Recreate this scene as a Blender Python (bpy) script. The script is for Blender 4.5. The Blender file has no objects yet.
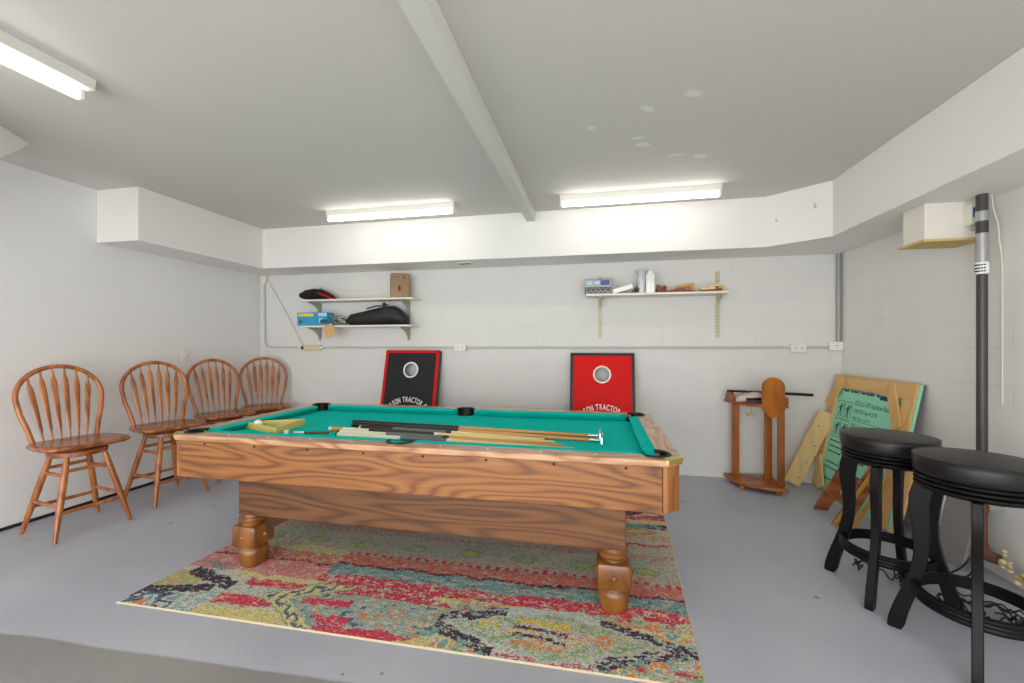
import bpy, bmesh, math, random
from mathutils import Vector, Matrix
random.seed(7)
SC = bpy.context.scene
COL = SC.collection
PI = math.pi
R = math.radians

# ------------------------------------------------------------------ helpers
def lin(r, g=None, b=None):
    if g is None: r, g, b = r
    f = lambda c: (c/255/12.92) if c/255 <= .04045 else ((c/255+.055)/1.055)**2.4
    return (f(r), f(g), f(b), 1)

def smooth_path(p, n=5):
    p = [Vector(q) for q in p]; out = []
    for i in range(len(p)-1):
        a, b, c, d = p[max(i-1, 0)], p[i], p[i+1], p[min(i+2, len(p)-1)]
        for k in range(n):
            t = k/n; out.append(.5*((2*b)+(c-a)*t+(2*a-5*b+4*c-d)*t*t+(-a+3*b-3*c+d)*t**3))
    return out+[p[-1]]

class MB:
    def __init__(s): s.bm = bmesh.new()
    def face(s, pts):
        return s.bm.faces.new([s.bm.verts.new(p) for p in pts])
    def box(s, c, d, rot=None, bev=0):
        g = bmesh.ops.create_cube(s.bm, size=1)
        m = Matrix.Translation(Vector(c)) @ ((rot.to_4x4() if rot else Matrix())) @ Matrix.Diagonal((d[0], d[1], d[2], 1))
        bmesh.ops.transform(s.bm, matrix=m, verts=g['verts'])
        if bev:
            es = list({e for v in g['verts'] for e in v.link_edges})
            bmesh.ops.bevel(s.bm, geom=es, offset=bev, segments=2, profile=.5, affect='EDGES')
        return s
    def bar(s, a, b, w, t, up=(0, 0, 1), bev=0):
        """box from a to b, w wide (along up x dir), t thick (along up)"""
        a, b = Vector(a), Vector(b); d = b-a; L = d.length; x = d.normalized()
        y = Vector(up).cross(x).normalized(); z = x.cross(y)
        rot = Matrix((x, y, z)).transposed()
        return s.box((a+b)/2, (L, w, t), rot, bev)
    def prism(s, poly, t, M=None):
        """poly: 2d points (ccw) in local xy, extruded from z=t[0] to t[1], moved by M"""
        M = M or Matrix()
        lo = [s.bm.verts.new(M @ Vector((p[0], p[1], t[0]))) for p in poly]
        hi = [s.bm.verts.new(M @ Vector((p[0], p[1], t[1]))) for p in poly]
        s.bm.faces.new(lo[::-1]); s.bm.faces.new(hi)
        n = len(poly)
        for i in range(n): s.bm.faces.new((lo[i], lo[(i+1) % n], hi[(i+1) % n], hi[i]))
        return s
    def tube(s, pts, r, seg=10, closed=False, cap=True):
        pts = [Vector(p) for p in pts]; n = len(pts)
        rs = r if isinstance(r, (list, tuple)) else [r]*n
        rings = []; prev = None
        for i, p in enumerate(pts):
            if closed: t = pts[(i+1) % n]-pts[i-1]
            else: t = pts[min(i+1, n-1)]-pts[max(i-1, 0)]
            t.normalize()
            if prev is None:
                a = Vector((0, 0, 1)) if abs(t.z) < .9 else Vector((1, 0, 0))
                u = t.cross(a).normalized()
            else:
                u = (prev-t*prev.dot(t)).normalized()
            prev = u; v = t.cross(u)
            ri = rs[i]; ra, rb = ri if isinstance(ri, (tuple, list)) else (ri, ri)
            rings.append([s.bm.verts.new(p+u*math.cos(2*PI*k/seg)*ra+v*math.sin(2*PI*k/seg)*rb) for k in range(seg)])
        for i in range(n if closed else n-1):
            a, b = rings[i], rings[(i+1) % n]
            for k in range(seg): s.bm.faces.new((a[k], a[(k+1) % seg], b[(k+1) % seg], b[k]))
        if cap and not closed:
            s.bm.faces.new(rings[0][::-1]); s.bm.faces.new(rings[-1])
        return s
    def lathe(s, prof, seg=32, M=None, arc=None):
        """prof: (r,z) list bottom to top around local z"""
        M = M or Matrix(); rings = []
        for r, z in prof:
            if r <= 1e-6: rings.append([s.bm.verts.new(M @ Vector((0, 0, z)))]); continue
            rings.append([s.bm.verts.new(M @ Vector((r*math.cos(2*PI*k/seg), r*math.sin(2*PI*k/seg), z))) for k in range(seg)])
        for a, b in zip(rings, rings[1:]):
            for k in range(seg):
                q = []
                for v in (a[k % len(a)], a[(k+1) % len(a)], b[(k+1) % len(b)], b[k % len(b)]):
                    if v not in q: q.append(v)
                if len(q) > 2: s.bm.faces.new(q)
        return s
    def sphere(s, c, r, seg=20, sc=(1, 1, 1)):
        M = Matrix.Translation(Vector(c)) @ Matrix.Diagonal((*sc, 1))
        bmesh.ops.create_uvsphere(s.bm, u_segments=seg, v_segments=max(6, seg//2), radius=r, matrix=M)
        return s
    def build(s, name, mat, parent=None, smooth=None, world=False, bevel=0):
        me = bpy.data.meshes.new(name)
        bmesh.ops.recalc_face_normals(s.bm, faces=s.bm.faces)
        if world and parent:
            bmesh.ops.translate(s.bm, verts=s.bm.verts, vec=-top(parent).location)
        s.bm.to_mesh(me); s.bm.free()
        me.materials.append(mat)
        o = bpy.data.objects.new(name, me); COL.objects.link(o)
        if parent: o.parent = parent
        if smooth is not None:
            me.shade_smooth()
            try: me.set_sharp_from_angle(angle=R(smooth))
            except Exception: pass
        if bevel:
            m = o.modifiers.new('bevel', 'BEVEL'); m.width = bevel; m.segments = 2; m.limit_method = 'ANGLE'; m.angle_limit = R(40)
        return o

def top(o):
    while o.parent: o = o.parent
    return o
def tag(o, label, cat, group=None):
    o['label'] = label; o['category'] = cat
    if group: o['group'] = group
    return o
def thing(name, label, cat, loc=(0, 0, 0), rz=0, group=None):
    o = bpy.data.objects.new(name, None); COL.objects.link(o)
    o.empty_display_size = .1
    o.location = loc; o.rotation_euler = (0, 0, rz)
    return tag(o, label, cat, group)
def struct(mb, name, mat, **k):
    o = mb.build(name, mat, **k); o['kind'] = 'structure'; return o
def copy_tree(o, parent=None):
    c = o.copy(); COL.objects.link(c)
    if parent: c.parent = parent
    for ch in [x for x in bpy.data.objects if x.parent == o]: copy_tree(ch, c)
    return c
def single(mb, name, mat, label, cat, origin, group=None, smooth=None, bevel=0):
    """a thing that is one mesh, given in world coordinates, with its origin at 'origin'"""
    bmesh.ops.translate(mb.bm, verts=mb.bm.verts, vec=-Vector(origin))
    o = mb.build(name, mat, smooth=smooth, bevel=bevel); o.location = origin
    return tag(o, label, cat, group)
def text_mesh(mb, txt, size, M, extrude=.0015, bold=.0, align='LEFT', sx=1):
    cu = bpy.data.curves.new('t', 'FONT'); cu.body = txt; cu.size = size; cu.extrude = extrude
    cu.offset = bold; cu.align_x = align; cu.resolution_u = 3
    ob = bpy.data.objects.new('t', cu); COL.objects.link(ob)
    bpy.context.view_layer.update()
    dg = bpy.context.evaluated_depsgraph_get()
    me = ob.evaluated_get(dg).to_mesh()
    S = Matrix.Diagonal((sx, 1, 1, 1))
    vs = [mb.bm.verts.new(M @ S @ v.co) for v in me.vertices]
    for p in me.polygons:
        try: mb.bm.faces.new([vs[i] for i in p.vertices])
        except ValueError: pass
    ob.evaluated_get(dg).to_mesh_clear()
    bpy.data.objects.remove(ob); bpy.data.curves.remove(cu)

# ------------------------------------------------------------------ materials
def nt(name):
    m = bpy.data.materials.new(name); m.use_nodes = True
    n = m.node_tree.nodes; l = m.node_tree.links
    return m, n, l, n['Principled BSDF']
def plain(name, rgb, rough=.5, metal=0, noise=.0, nscale=20, spec=None, bump=0, coat=0):
    m, n, l, b = nt(name)
    b.inputs['Roughness'].default_value = rough; b.inputs['Metallic'].default_value = metal
    if spec is not None: b.inputs['Specular IOR Level'].default_value = spec
    if coat: b.inputs['Coat Weight'].default_value = coat; b.inputs['Coat Roughness'].default_value = .15
    c = lin(rgb)
    tc = n.new('ShaderNodeTexCoord'); nz = n.new('ShaderNodeTexNoise')
    nz.inputs['Scale'].default_value = nscale; nz.inputs['Detail'].default_value = 5
    l.new(tc.outputs['Object'], nz.inputs['Vector'])
    mx = n.new('ShaderNodeMix'); mx.data_type = 'RGBA'
    k = noise
    mx.inputs['A'].default_value = tuple(x*(1-k) for x in c[:3])+(1,)
    mx.inputs['B'].default_value = tuple(min(1, x*(1+k)) for x in c[:3])+(1,)
    l.new(nz.outputs['Fac'], mx.inputs['Factor']); l.new(mx.outputs['Result'], b.inputs['Base Color'])
    if bump:
        bp = n.new('ShaderNodeBump'); bp.inputs['Strength'].default_value = bump; bp.inputs['Distance'].default_value = .01
        l.new(nz.outputs['Fac'], bp.inputs['Height']); l.new(bp.outputs['Normal'], b.inputs['Normal'])
    return m
def math_node(n, l, op, a, b=None, clamp=False):
    x = n.new('ShaderNodeMath'); x.operation = op; x.use_clamp = clamp
    for i, v in enumerate((a, b)):
        if v is None: continue
        if isinstance(v, (int, float)): x.inputs[i].default_value = v
        else: l.new(v, x.inputs[i])
    return x.outputs[0]
def wood(name, dark, mid, light, axis=0, length=.8, cross=7.0, rings=16, rough=.4, coat=.15, fine=.35, off=0):
    """contour lines of a stretched noise give cathedral grain; fine streaks on top"""
    m, n, l, b = nt(name)
    b.inputs['Roughness'].default_value = rough; b.inputs['Coat Weight'].default_value = coat; b.inputs['Coat Roughness'].default_value = .25
    tc = n.new('ShaderNodeTexCoord'); mp = n.new('ShaderNodeMapping')
    sc = [cross]*3; sc[axis] = 1/length
    mp.inputs['Scale'].default_value = sc; mp.inputs['Location'].default_value = (off, off*.7, off*1.3)
    l.new(tc.outputs['Object'], mp.inputs['Vector'])
    nz = n.new('ShaderNodeTexNoise'); nz.inputs['Scale'].default_value = 1; nz.inputs['Detail'].default_value = 1.5; nz.inputs['Roughness'].default_value = .35
    l.new(mp.outputs['Vector'], nz.inputs['Vector'])
    s = math_node(n, l, 'SINE', math_node(n, l, 'MULTIPLY', nz.outputs['Fac'], rings*6.28))
    s = math_node(n, l, 'POWER', math_node(n, l, 'ADD', math_node(n, l, 'MULTIPLY', s, .5), .5), .6)
    mp2 = n.new('ShaderNodeMapping'); sc2 = [cross*18]*3; sc2[axis] = 3.0/length
    mp2.inputs['Scale'].default_value = sc2; l.new(tc.outputs['Object'], mp2.inputs['Vector'])
    n2 = n.new('ShaderNodeTexNoise'); n2.inputs['Scale'].default_value = 1; n2.inputs['Detail'].default_value = 4
    l.new(mp2.outputs['Vector'], n2.inputs['Vector'])
    mp3 = n.new('ShaderNodeMapping'); sc3 = [cross*.35]*3; sc3[axis] = .6/length
    mp3.inputs['Scale'].default_value = sc3; l.new(tc.outputs['Object'], mp3.inputs['Vector'])
    n3 = n.new('ShaderNodeTexNoise'); n3.inputs['Scale'].default_value = 1
    l.new(mp3.outputs['Vector'], n3.inputs['Vector'])
    v = math_node(n, l, 'ADD', math_node(n, l, 'MULTIPLY', s, 1-fine), math_node(n, l, 'MULTIPLY', n2.outputs['Fac'], fine))
    v = math_node(n, l, 'ADD', v, math_node(n, l, 'MULTIPLY', math_node(n, l, 'SUBTRACT', n3.outputs['Fac'], .5), .5))
    cr = n.new('ShaderNodeValToRGB'); e = cr.color_ramp.elements
    e[0].position = .1; e[0].color = lin(dark); e[1].position = .95; e[1].color = lin(light)
    k = e.new(.5); k.color = lin(mid)
    l.new(v, cr.inputs['Fac']); l.new(cr.outputs['Color'], b.inputs['Base Color'])
    bp = n.new('ShaderNodeBump'); bp.inputs['Strength'].default_value = .08; bp.inputs['Distance'].default_value = .005
    l.new(n2.outputs['Fac'], bp.inputs['Height']); l.new(bp.outputs['Normal'], b.inputs['Normal'])
    return m
def emit(name, rgb, k):
    m, n, l, b = nt(name)
    b.inputs['Base Color'].default_value = (1, 1, 1, 1)
    b.inputs['Emission Color'].default_value = lin(rgb); b.inputs['Emission Strength'].default_value = k
    return m
def block_wall(name, rgb, horiz):
    """painted concrete block: shallow joints, roller texture, scuffs"""
    m, n, l, b = nt(name)
    b.inputs['Roughness'].default_value = .6
    tc = n.new('ShaderNodeTexCoord'); sp = n.new('ShaderNodeSeparateXYZ'); cb = n.new('ShaderNodeCombineXYZ')
    l.new(tc.outputs['Object'], sp.inputs[0]); l.new(sp.outputs[horiz], cb.inputs[0]); l.new(sp.outputs['Z'], cb.inputs[1])
    nz0 = n.new('ShaderNodeTexNoise'); nz0.inputs['Scale'].default_value = 9; l.new(cb.outputs[0], nz0.inputs['Vector'])
    vm = n.new('ShaderNodeMix'); vm.data_type = 'RGBA'; vm.inputs['Factor'].default_value = .012
    l.new(cb.outputs[0], vm.inputs['A']); l.new(nz0.outputs['Color'], vm.inputs['B'])
    br = n.new('ShaderNodeTexBrick'); br.inputs['Scale'].default_value = 1
    br.inputs['Brick Width'].default_value = .44; br.inputs['Row Height'].default_value = .22
    br.inputs['Mortar Size'].default_value = .006; br.inputs['Mortar Smooth'].default_value = .9
    l.new(vm.outputs['Result'], br.inputs['Vector'])
    nz = n.new('ShaderNodeTexNoise'); nz.inputs['Scale'].default_value = 5; nz.inputs['Detail'].default_value = 6
    l.new(cb.outputs[0], nz.inputs['Vector'])
    nf = n.new('ShaderNodeTexNoise'); nf.inputs['Scale'].default_value = 120; l.new(cb.outputs[0], nf.inputs['Vector'])
    c = lin(rgb)
    mx = n.new('ShaderNodeMix'); mx.data_type = 'RGBA'
    mx.inputs['A'].default_value = tuple(x*.95 for x in c[:3])+(1,); mx.inputs['B'].default_value = tuple(min(1, x*1.04) for x in c[:3])+(1,)
    l.new(nz.outputs['Fac'], mx.inputs['Factor'])
    pr = n.new('ShaderNodeValToRGB'); e = pr.color_ramp.elements
    e[0].position = .44; e[0].color = (0, 0, 0, 1); e[1].position = .62; e[1].color = (1, 1, 1, 1)
    npz = n.new('ShaderNodeTexNoise'); npz.inputs['Scale'].default_value = 2.2; l.new(cb.outputs[0], npz.inputs['Vector'])
    l.new(npz.outputs['Fac'], pr.inputs['Fac'])
    jf = math_node(n, l, 'MULTIPLY', br.outputs['Fac'], pr.outputs['Color'])
    mj = n.new('ShaderNodeMix'); mj.data_type = 'RGBA'
    l.new(math_node(n, l, 'MULTIPLY', jf, .12), mj.inputs['Factor'])
    l.new(mx.outputs['Result'], mj.inputs['A']); mj.inputs['B'].default_value = tuple(x*.5 for x in c[:3])+(1,)
    l.new(mj.outputs['Result'], b.inputs['Base Color'])
    h = math_node(n, l, 'SUBTRACT', math_node(n, l, 'MULTIPLY', nf.outputs['Fac'], .12), math_node(n, l, 'MULTIPLY', jf, .5))
    bp = n.new('ShaderNodeBump'); bp.inputs['Strength'].default_value = .35; bp.inputs['Distance'].default_value = .01
    l.new(h, bp.inputs['Height']); l.new(bp.outputs['Normal'], b.inputs['Normal'])
    return m
def floor_mat():
    m, n, l, b = nt('painted_concrete')
    tc = n.new('ShaderNodeTexCoord')
    nz = n.new('ShaderNodeTexNoise'); nz.inputs['Scale'].default_value = 1.3; nz.inputs['Detail'].default_value = 7; l.new(tc.outputs['Object'], nz.inputs['Vector'])
    cr = n.new('ShaderNodeValToRGB'); e = cr.color_ramp.elements
    e[0].position = .3; e[0].color = lin(FLOOR_A); e[1].position = .72; e[1].color = lin(FLOOR_B)
    l.new(nz.outputs['Fac'], cr.inputs['Fac'])
    # unpainted, dustier slab on the near side of the paint edge
    sp = n.new('ShaderNodeSeparateXYZ'); l.new(tc.outputs['Object'], sp.inputs[0])
    nl = n.new('ShaderNodeTexNoise'); nl.inputs['Scale'].default_value = 3; l.new(tc.outputs['Object'], nl.inputs['Vector'])
    edge = math_node(n, l, 'ADD', sp.outputs['Y'], math_node(n, l, 'MULTIPLY', nl.outputs['Fac'], .03))
    edge = math_node(n, l, 'SUBTRACT', edge, math_node(n, l, 'MULTIPLY', sp.outputs['X'], .035))
    mr = n.new('ShaderNodeMapRange'); mr.inputs['From Min'].default_value = 1.546; mr.inputs['From Max'].default_value = 1.560
    l.new(edge, mr.inputs['Value'])
    cr2 = n.new('ShaderNodeValToRGB'); e = cr2.color_ramp.elements
    e[0].position = .3; e[0].color = lin(128, 128, 126); e[1].position = .7; e[1].color = lin(148, 148, 146)
    l.new(nz.outputs['Fac'], cr2.inputs['Fac'])
    mx = n.new('ShaderNodeMix'); mx.data_type = 'RGBA'
    l.new(mr.outputs['Result'], mx.inputs['Factor']); l.new(cr2.outputs['Color'], mx.inputs['A']); l.new(cr.outputs['Color'], mx.inputs['B'])
    # small pale chips and dark specks
    def specks(scale, thr, col, prev):
        w = n.new('ShaderNodeTexVoronoi'); w.inputs['Scale'].default_value = scale; l.new(tc.outputs['Object'], w.inputs['Vector'])
        sp2 = n.new('ShaderNodeSeparateColor'); l.new(w.outputs['Color'], sp2.inputs[0])
        a = math_node(n, l, 'LESS_THAN', w.outputs['Distance'], .1)
        bq = math_node(n, l, 'GREATER_THAN', sp2.outputs[0], thr)
        x = n.new('ShaderNodeMix'); x.data_type = 'RGBA'
        l.new(math_node(n, l, 'MULTIPLY', math_node(n, l, 'MULTIPLY', a, bq), .7), x.inputs['Factor'])
        l.new(prev, x.inputs['A']); x.inputs['B'].default_value = lin(col); return x.outputs['Result']
    o = specks(7, .8, (92, 92, 90), mx.outputs['Result']); o = specks(5, .9, (200, 200, 195), o)
    l.new(o, b.inputs['Base Color'])
    b.inputs['Roughness'].default_value = .42
    rr = n.new('ShaderNodeMapRange'); rr.inputs['To Min'].default_value = .35; rr.inputs['To Max'].default_value = .6
    l.new(nz.outputs['Fac'], rr.inputs['Value']); l.new(rr.outputs['Result'], b.inputs['Roughness'])
    nb = n.new('ShaderNodeTexNoise'); nb.inputs['Scale'].default_value = 40; nb.inputs['Detail'].default_value = 4; l.new(tc.outputs['Object'], nb.inputs['Vector'])
    bp = n.new('ShaderNodeBump'); bp.inputs['Strength'].default_value = .1; bp.inputs['Distance'].default_value = .01
    l.new(nb.outputs['Fac'], bp.inputs['Height']); l.new(bp.outputs['Normal'], b.inputs['Normal'])
    return m
FLOOR_A, FLOOR_B = (166, 171, 182), (184, 188, 198)

M = {}
M['wall'] = plain('wall_paint', (230, 230, 229), .6, noise=.02, nscale=3, bump=.02)
M['rear'] = block_wall('block_paint', (217, 217, 214), 'X')
M['side'] = block_wall('block_paint_side', (228, 227, 223), 'Y')
M['soffit'] = plain('soffit_paint', (232, 231, 228), .6, noise=.015, nscale=4)
M['beam'] = plain('beam_paint', (214, 214, 208), .55, noise=.02)
M['floor'] = floor_mat()
M['fixture'] = plain('white_enamel', (222, 221, 212), .35, noise=.02)
M['tube'] = emit('lit_tube', (255, 251, 243), 5.8)
M['beige'] = plain('beige_plastic', (206, 198, 166), .4, noise=.03)
M['plastic'] = plain('ivory_plastic', (228, 226, 216), .4, noise=.02)
M['conduit'] = plain('painted_conduit', (190, 190, 184), .45, noise=.05)
M['galv'] = plain('galvanised', (156, 157, 152), .45, .2, noise=.1)
M['oak'] = wood('oak_laminate', (84, 46, 19), (134, 83, 40), (164, 109, 56), 0, 1.05, 6.4, 12, .42, .1, .5, 2.3)
M['oak_end'] = wood('oak_laminate_end', (84, 46, 19), (134, 83, 40), (166, 111, 58), 1, .75, 6.2, 13, .42, .1, .42, 5)
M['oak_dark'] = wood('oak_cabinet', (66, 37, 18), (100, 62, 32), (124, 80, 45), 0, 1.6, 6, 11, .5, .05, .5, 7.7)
M['oak_post'] = wood('oak_post', (124, 74, 34), (152, 96, 48), (172, 114, 60), 2, .5, 9, 4, .42, .1, .5, 1)
M['rail'] = wood('rail_oak', (146, 96, 62), (180, 132, 94), (206, 164, 126), 0, .5, 9, 6, .3, .4, .4, 4.2)
M['rail_end'] = wood('rail_oak_end', (146, 96, 62), (180, 132, 94), (206, 164, 126), 1, .5, 9, 6, .3, .4, .4, 4.9)
M['leg'] = wood('turned_maple', (100, 58, 20), (126, 77, 29), (148, 96, 42), 2, .5, 6, 3, .35, .3, .3, 3)
M['felt'] = plain('green_felt', (0, 190, 178), .95, noise=.05, nscale=60, spec=.1)
M['black'] = plain('black_leather', (16, 16, 16), .45, noise=.1)
M['brass'] = plain('brass', (196, 178, 104), .3, .75, noise=.06)
M['ivory'] = plain('pearl_inlay', (245, 244, 236), .3)
M['hole'] = plain('dark_screw', (22, 14, 10), .6)
M['chair'] = wood('chair_wood', (126, 68, 28), (168, 98, 46), (194, 124, 66), 2, .5, 12, 3, .3, .3, .45, 1.2)
M['chair_seat'] = wood('chair_seat_wood', (112, 56, 24), (150, 82, 38), (176, 104, 54), 0, .5, 8, 5, .26, .4, .45, 9)
M['swivel'] = plain('swivel_plate_wood', (70, 36, 22), .45, noise=.1)
M['rack'] = wood('rack_cherry', (116, 58, 14), (148, 80, 20), (168, 96, 30), 2, .5, 7, 3, .35, .2, .4, 6)
M['paddle'] = wood('rack_cherry_face', (136, 74, 14), (164, 96, 20), (180, 110, 30), 2, .6, 6, 3, .6, 0, .4, 3.4)
M['paddle'].node_tree.nodes['Principled BSDF'].inputs['Specular IOR Level'].default_value = .2
M['pine'] = wood('pine', (200, 154, 94), (212, 170, 108), (226, 186, 128), 2, 1.2, 16, 2, .6, 0, .7, 5)
M['pine2'] = wood('pine_pale', (204, 166, 104), (216, 180, 118), (230, 198, 140), 2, 1.2, 16, 2, .6, 0, .7, 8)
M['foam'] = plain('green_foam_board', (150, 224, 192), .7, noise=.03)
M['ink'] = plain('blue_ink', (24, 40, 84), .6)
M['greysheet'] = plain('grey_sheet', (92, 94, 98), .6, noise=.06)
M['red'] = plain('red_paint', (216, 12, 8), .5, noise=.04, nscale=8, spec=.2)
M['charcoal'] = plain('charcoal_paint', (34, 36, 40), .55, noise=.1, nscale=8, spec=.25)
M['blackpaint'] = plain('black_paint', (22, 22, 24), .4, noise=.1)
M['stoolwood'] = plain('stool_black', (9, 8, 9), .42, noise=.15, spec=.22)
M['vinyl'] = plain('black_vinyl', (27, 24, 26), .4, noise=.12, nscale=14, bump=.05, spec=.4)
M['white'] = plain('white_paint', (240, 240, 238), .4)
M['shelf'] = plain('shelf_white', (228, 224, 214), .45, noise=.03)
M['bracket'] = plain('bracket_sage', (168, 168, 148), .45, .1, noise=.05)
M['standard'] = plain('standard_ivory', (196, 190, 160), .45, .1, noise=.05)
M['card'] = plain('cardboard', (158, 128, 98), .8, noise=.08, nscale=30)
M['cardred'] = plain('carton_red', (120, 36, 30), .7)
M['tan'] = plain('tan_tag', (206, 166, 112), .7, noise=.04)
M['blue'] = plain('carton_blue', (48, 150, 196), .5, noise=.05)
M['yellow'] = plain('carton_yellow', (226, 210, 50), .5)
M['paleblue'] = plain('carton_pale', (170, 212, 226), .5)
M['duffel'] = plain('black_nylon', (30, 31, 34), .6, noise=.2, nscale=30, bump=.3)
M['cap'] = plain('black_knit', (20, 18, 20), .9, noise=.2, nscale=50)
M['greystrap'] = plain('grey_strap', (150, 148, 144), .7, noise=.15)
M['silver'] = plain('silver_plastic', (150, 152, 154), .35, .3, noise=.08)
M['darkgrey'] = plain('dark_grey_plastic', (70, 72, 76), .5, noise=.15)
M['panelblue'] = plain('panel_blue', (52, 84, 150), .4)
M['clearbag'] = plain('milky_bag', (206, 210, 214), .25, noise=.06, nscale=30, bump=.12)
M['brown'] = plain('brown_wood', (124, 62, 34), .5, noise=.15, nscale=25)
M['amber'] = plain('amber_wood', (208, 150, 60), .5, noise=.1)
M['cream'] = plain('cream_offcut', (224, 204, 160), .6, noise=.12, nscale=40)
M['tri'] = plain('yellow_plastic', (226, 196, 112), .4, noise=.04)
M['ball'] = plain('cue_ball', (244, 240, 224), .12, noise=.01)
M['cueblack'] = plain('cue_black', (20, 20, 22), .25, noise=.05)
M['cuewrap'] = plain('cue_grey_wrap', (104, 106, 110), .6, noise=.2, nscale=120)
M['cuewood'] = wood('cue_shaft', (190, 128, 62), (212, 154, 84), (226, 176, 108), 0, 1, 20, 1, .3, .3, .3)
M['cuemaple'] = wood('cue_maple', (218, 184, 116), (234, 206, 142), (242, 220, 164), 0, 1, 20, 1, .3, .3, .3)
M['cueivory'] = plain('cue_ivory', (226, 222, 196), .3, noise=.06)
M['chrome'] = plain('chrome', (200, 202, 206), .18, .95)
M['pipe'] = plain('pipe_dark', (64, 62, 62), .42, noise=.08)
M['pipebrown'] = plain('pipe_brown', (62, 50, 44), .5, noise=.15)
M['rust'] = plain('rusty_iron', (104, 66, 50), .8, noise=.35, nscale=30, bump=.3)
M['tape'] = plain('duct_tape', (168, 170, 174), .3, .5, noise=.08, nscale=25, bump=.2)
M['stepwood'] = wood('step_wood', (104, 52, 26), (146, 80, 42), (172, 106, 62), 0, .4, 8, 4, .4, .2, .35)
M['gold'] = plain('gilt_moulding', (196, 154, 78), .3, .5, noise=.1)
M['greyboard'] = plain('grey_board', (136, 134, 130), .6, noise=.06)
M['cable'] = plain('black_cable', (20, 19, 19), .5)
M['cablewhite'] = plain('cream_cable', (214, 211, 198), .5)
M['expfoam'] = plain('yellow_foam', (214, 196, 150), .9, noise=.2, nscale=40, bump=.4)
M['plaster'] = plain('rough_plaster', (226, 226, 226), .6, noise=.05, nscale=12, bump=.5)
M['cloth'] = plain('pink_white_cloth', (206, 184, 176), .8, noise=.25, nscale=60)
M['chip'] = plain('chipboard', (206, 178, 112), .7, noise=.1, nscale=60)

# ------------------------------------------------------------------ room
ZC, ZS = 2.681, 2.227
XL, XR, YR, YF = -4.230, 2.297, 4.597, -2.0
YS, XSL, XSR = 4.141, -3.780, 1.859
struct(MB().box(((XL+XR)/2, (YR+YF)/2, -.05), (XR-XL+.4, YR-YF+.4, .1)), 'floor', M['floor'])
def ceil_mat():
    m, n, l, b = nt('ceiling_paint'); b.inputs['Roughness'].default_value = .7
    tc = n.new('ShaderNodeTexCoord'); sp = n.new('ShaderNodeSeparateXYZ'); l.new(tc.outputs['Object'], sp.inputs[0])
    cb = n.new('ShaderNodeCombineXYZ'); l.new(sp.outputs[0], cb.inputs[0]); l.new(sp.outputs[1], cb.inputs[1])
    nz = n.new('ShaderNodeTexNoise'); nz.inputs['Scale'].default_value = 14; nz.inputs['Detail'].default_value = 3
    l.new(cb.outputs[0], nz.inputs['Vector'])
    acc = None
    # filler patches left on the ceiling: (x, y, half length, half width, turn)
    for x, y, a, w, t in ((.276, 2.47, .055, .03, .7), (.492, 2.361, .06, .035, .5), (-.043, 2.616, .03, .025, .3), (.252, 2.804, .05, .022, 0), (.287, 2.907, .055, .035, .3), (.528, 3.107, .07, .02, -.1), (.704, 3.159, .05, .045, .5)):
        mp = n.new('ShaderNodeMapping'); mp.vector_type = 'TEXTURE'
        mp.inputs['Location'].default_value = (x, y, 0); mp.inputs['Rotation'].default_value = (0, 0, t); mp.inputs['Scale'].default_value = (a, w, 1)
        l.new(cb.outputs[0], mp.inputs['Vector'])
        ln = n.new('ShaderNodeVectorMath'); ln.operation = 'LENGTH'; l.new(mp.outputs['Vector'], ln.inputs[0])
        d = math_node(n, l, 'ADD', ln.outputs['Value'], math_node(n, l, 'MULTIPLY', math_node(n, l, 'SUBTRACT', nz.outputs['Fac'], .5), 1.2))
        mr = n.new('ShaderNodeMapRange'); mr.inputs['From Min'].default_value = 1.1; mr.inputs['From Max'].default_value = .6
        l.new(d, mr.inputs['Value'])
        acc = mr.outputs['Result'] if acc is None else math_node(n, l, 'MAXIMUM', acc, mr.outputs['Result'])
    mx = n.new('ShaderNodeMix'); mx.data_type = 'RGBA'
    mx.inputs['A'].default_value = lin(CEIL); mx.inputs['B'].default_value = lin(226, 225, 221)
    l.new(acc, mx.inputs['Factor']); l.new(mx.outputs['Result'], b.inputs['Base Color'])
    return m
CEIL = (207, 204, 200)
mc = MB(); mc.box(((XL+XR)/2, (YR+YF)/2, .06), (XR-XL+.4, YR-YF+.4, .12))
oc = struct(mc, 'ceiling', ceil_mat()); oc.location.z = ZC
struct(MB().box((XL-.06, (YR+YF)/2, ZC/2), (.12, YR-YF+.3, ZC)), 'wall_left', M['wall'])
struct(MB().box(((XL+XR)/2, YR+.06, ZC/2), (XR-XL+.3, .12, ZC)), 'wall_rear', M['rear'])
struct(MB().box((XR+.06, (YR+YF)/2, ZC/2), (.12, YR-YF+.3, ZC)), 'wall_right', M['side'])
# wall behind the viewer; its open doorway is assumed, added to brighten the room
DX0, DX1, DZ = -3.9, 1.9, 2.2
wf = MB()
for x0, x1, z0, z1 in ((XL-.15, DX0, 0, ZC), (DX1, XR+.15, 0, ZC), (DX0, DX1, DZ, ZC)):
    wf.box(((x0+x1)/2, YF-.06, (z0+z1)/2), (x1-x0, .12, z1-z0))
struct(wf, 'wall_front', M['wall'])
e = .002
struct(MB().prism([(XSL, YS), (1.476, YS), (XSR, 3.837), (XSR, YF), (XR-e, YF), (XR-e, YR-e), (XL+e, YR-e), (XL+e, 2.809), (XSL, 2.809)], (ZS, ZC-e)), 'trim_1', M['soffit'])
# painted beam under the ceiling
struct(MB().prism([(-.712, YF), (-.600, YF), (-.617, YS-e), (-.699, YS-e)], (ZC-.1, ZC-e)), 'trim_2', M['beam'])
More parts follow.
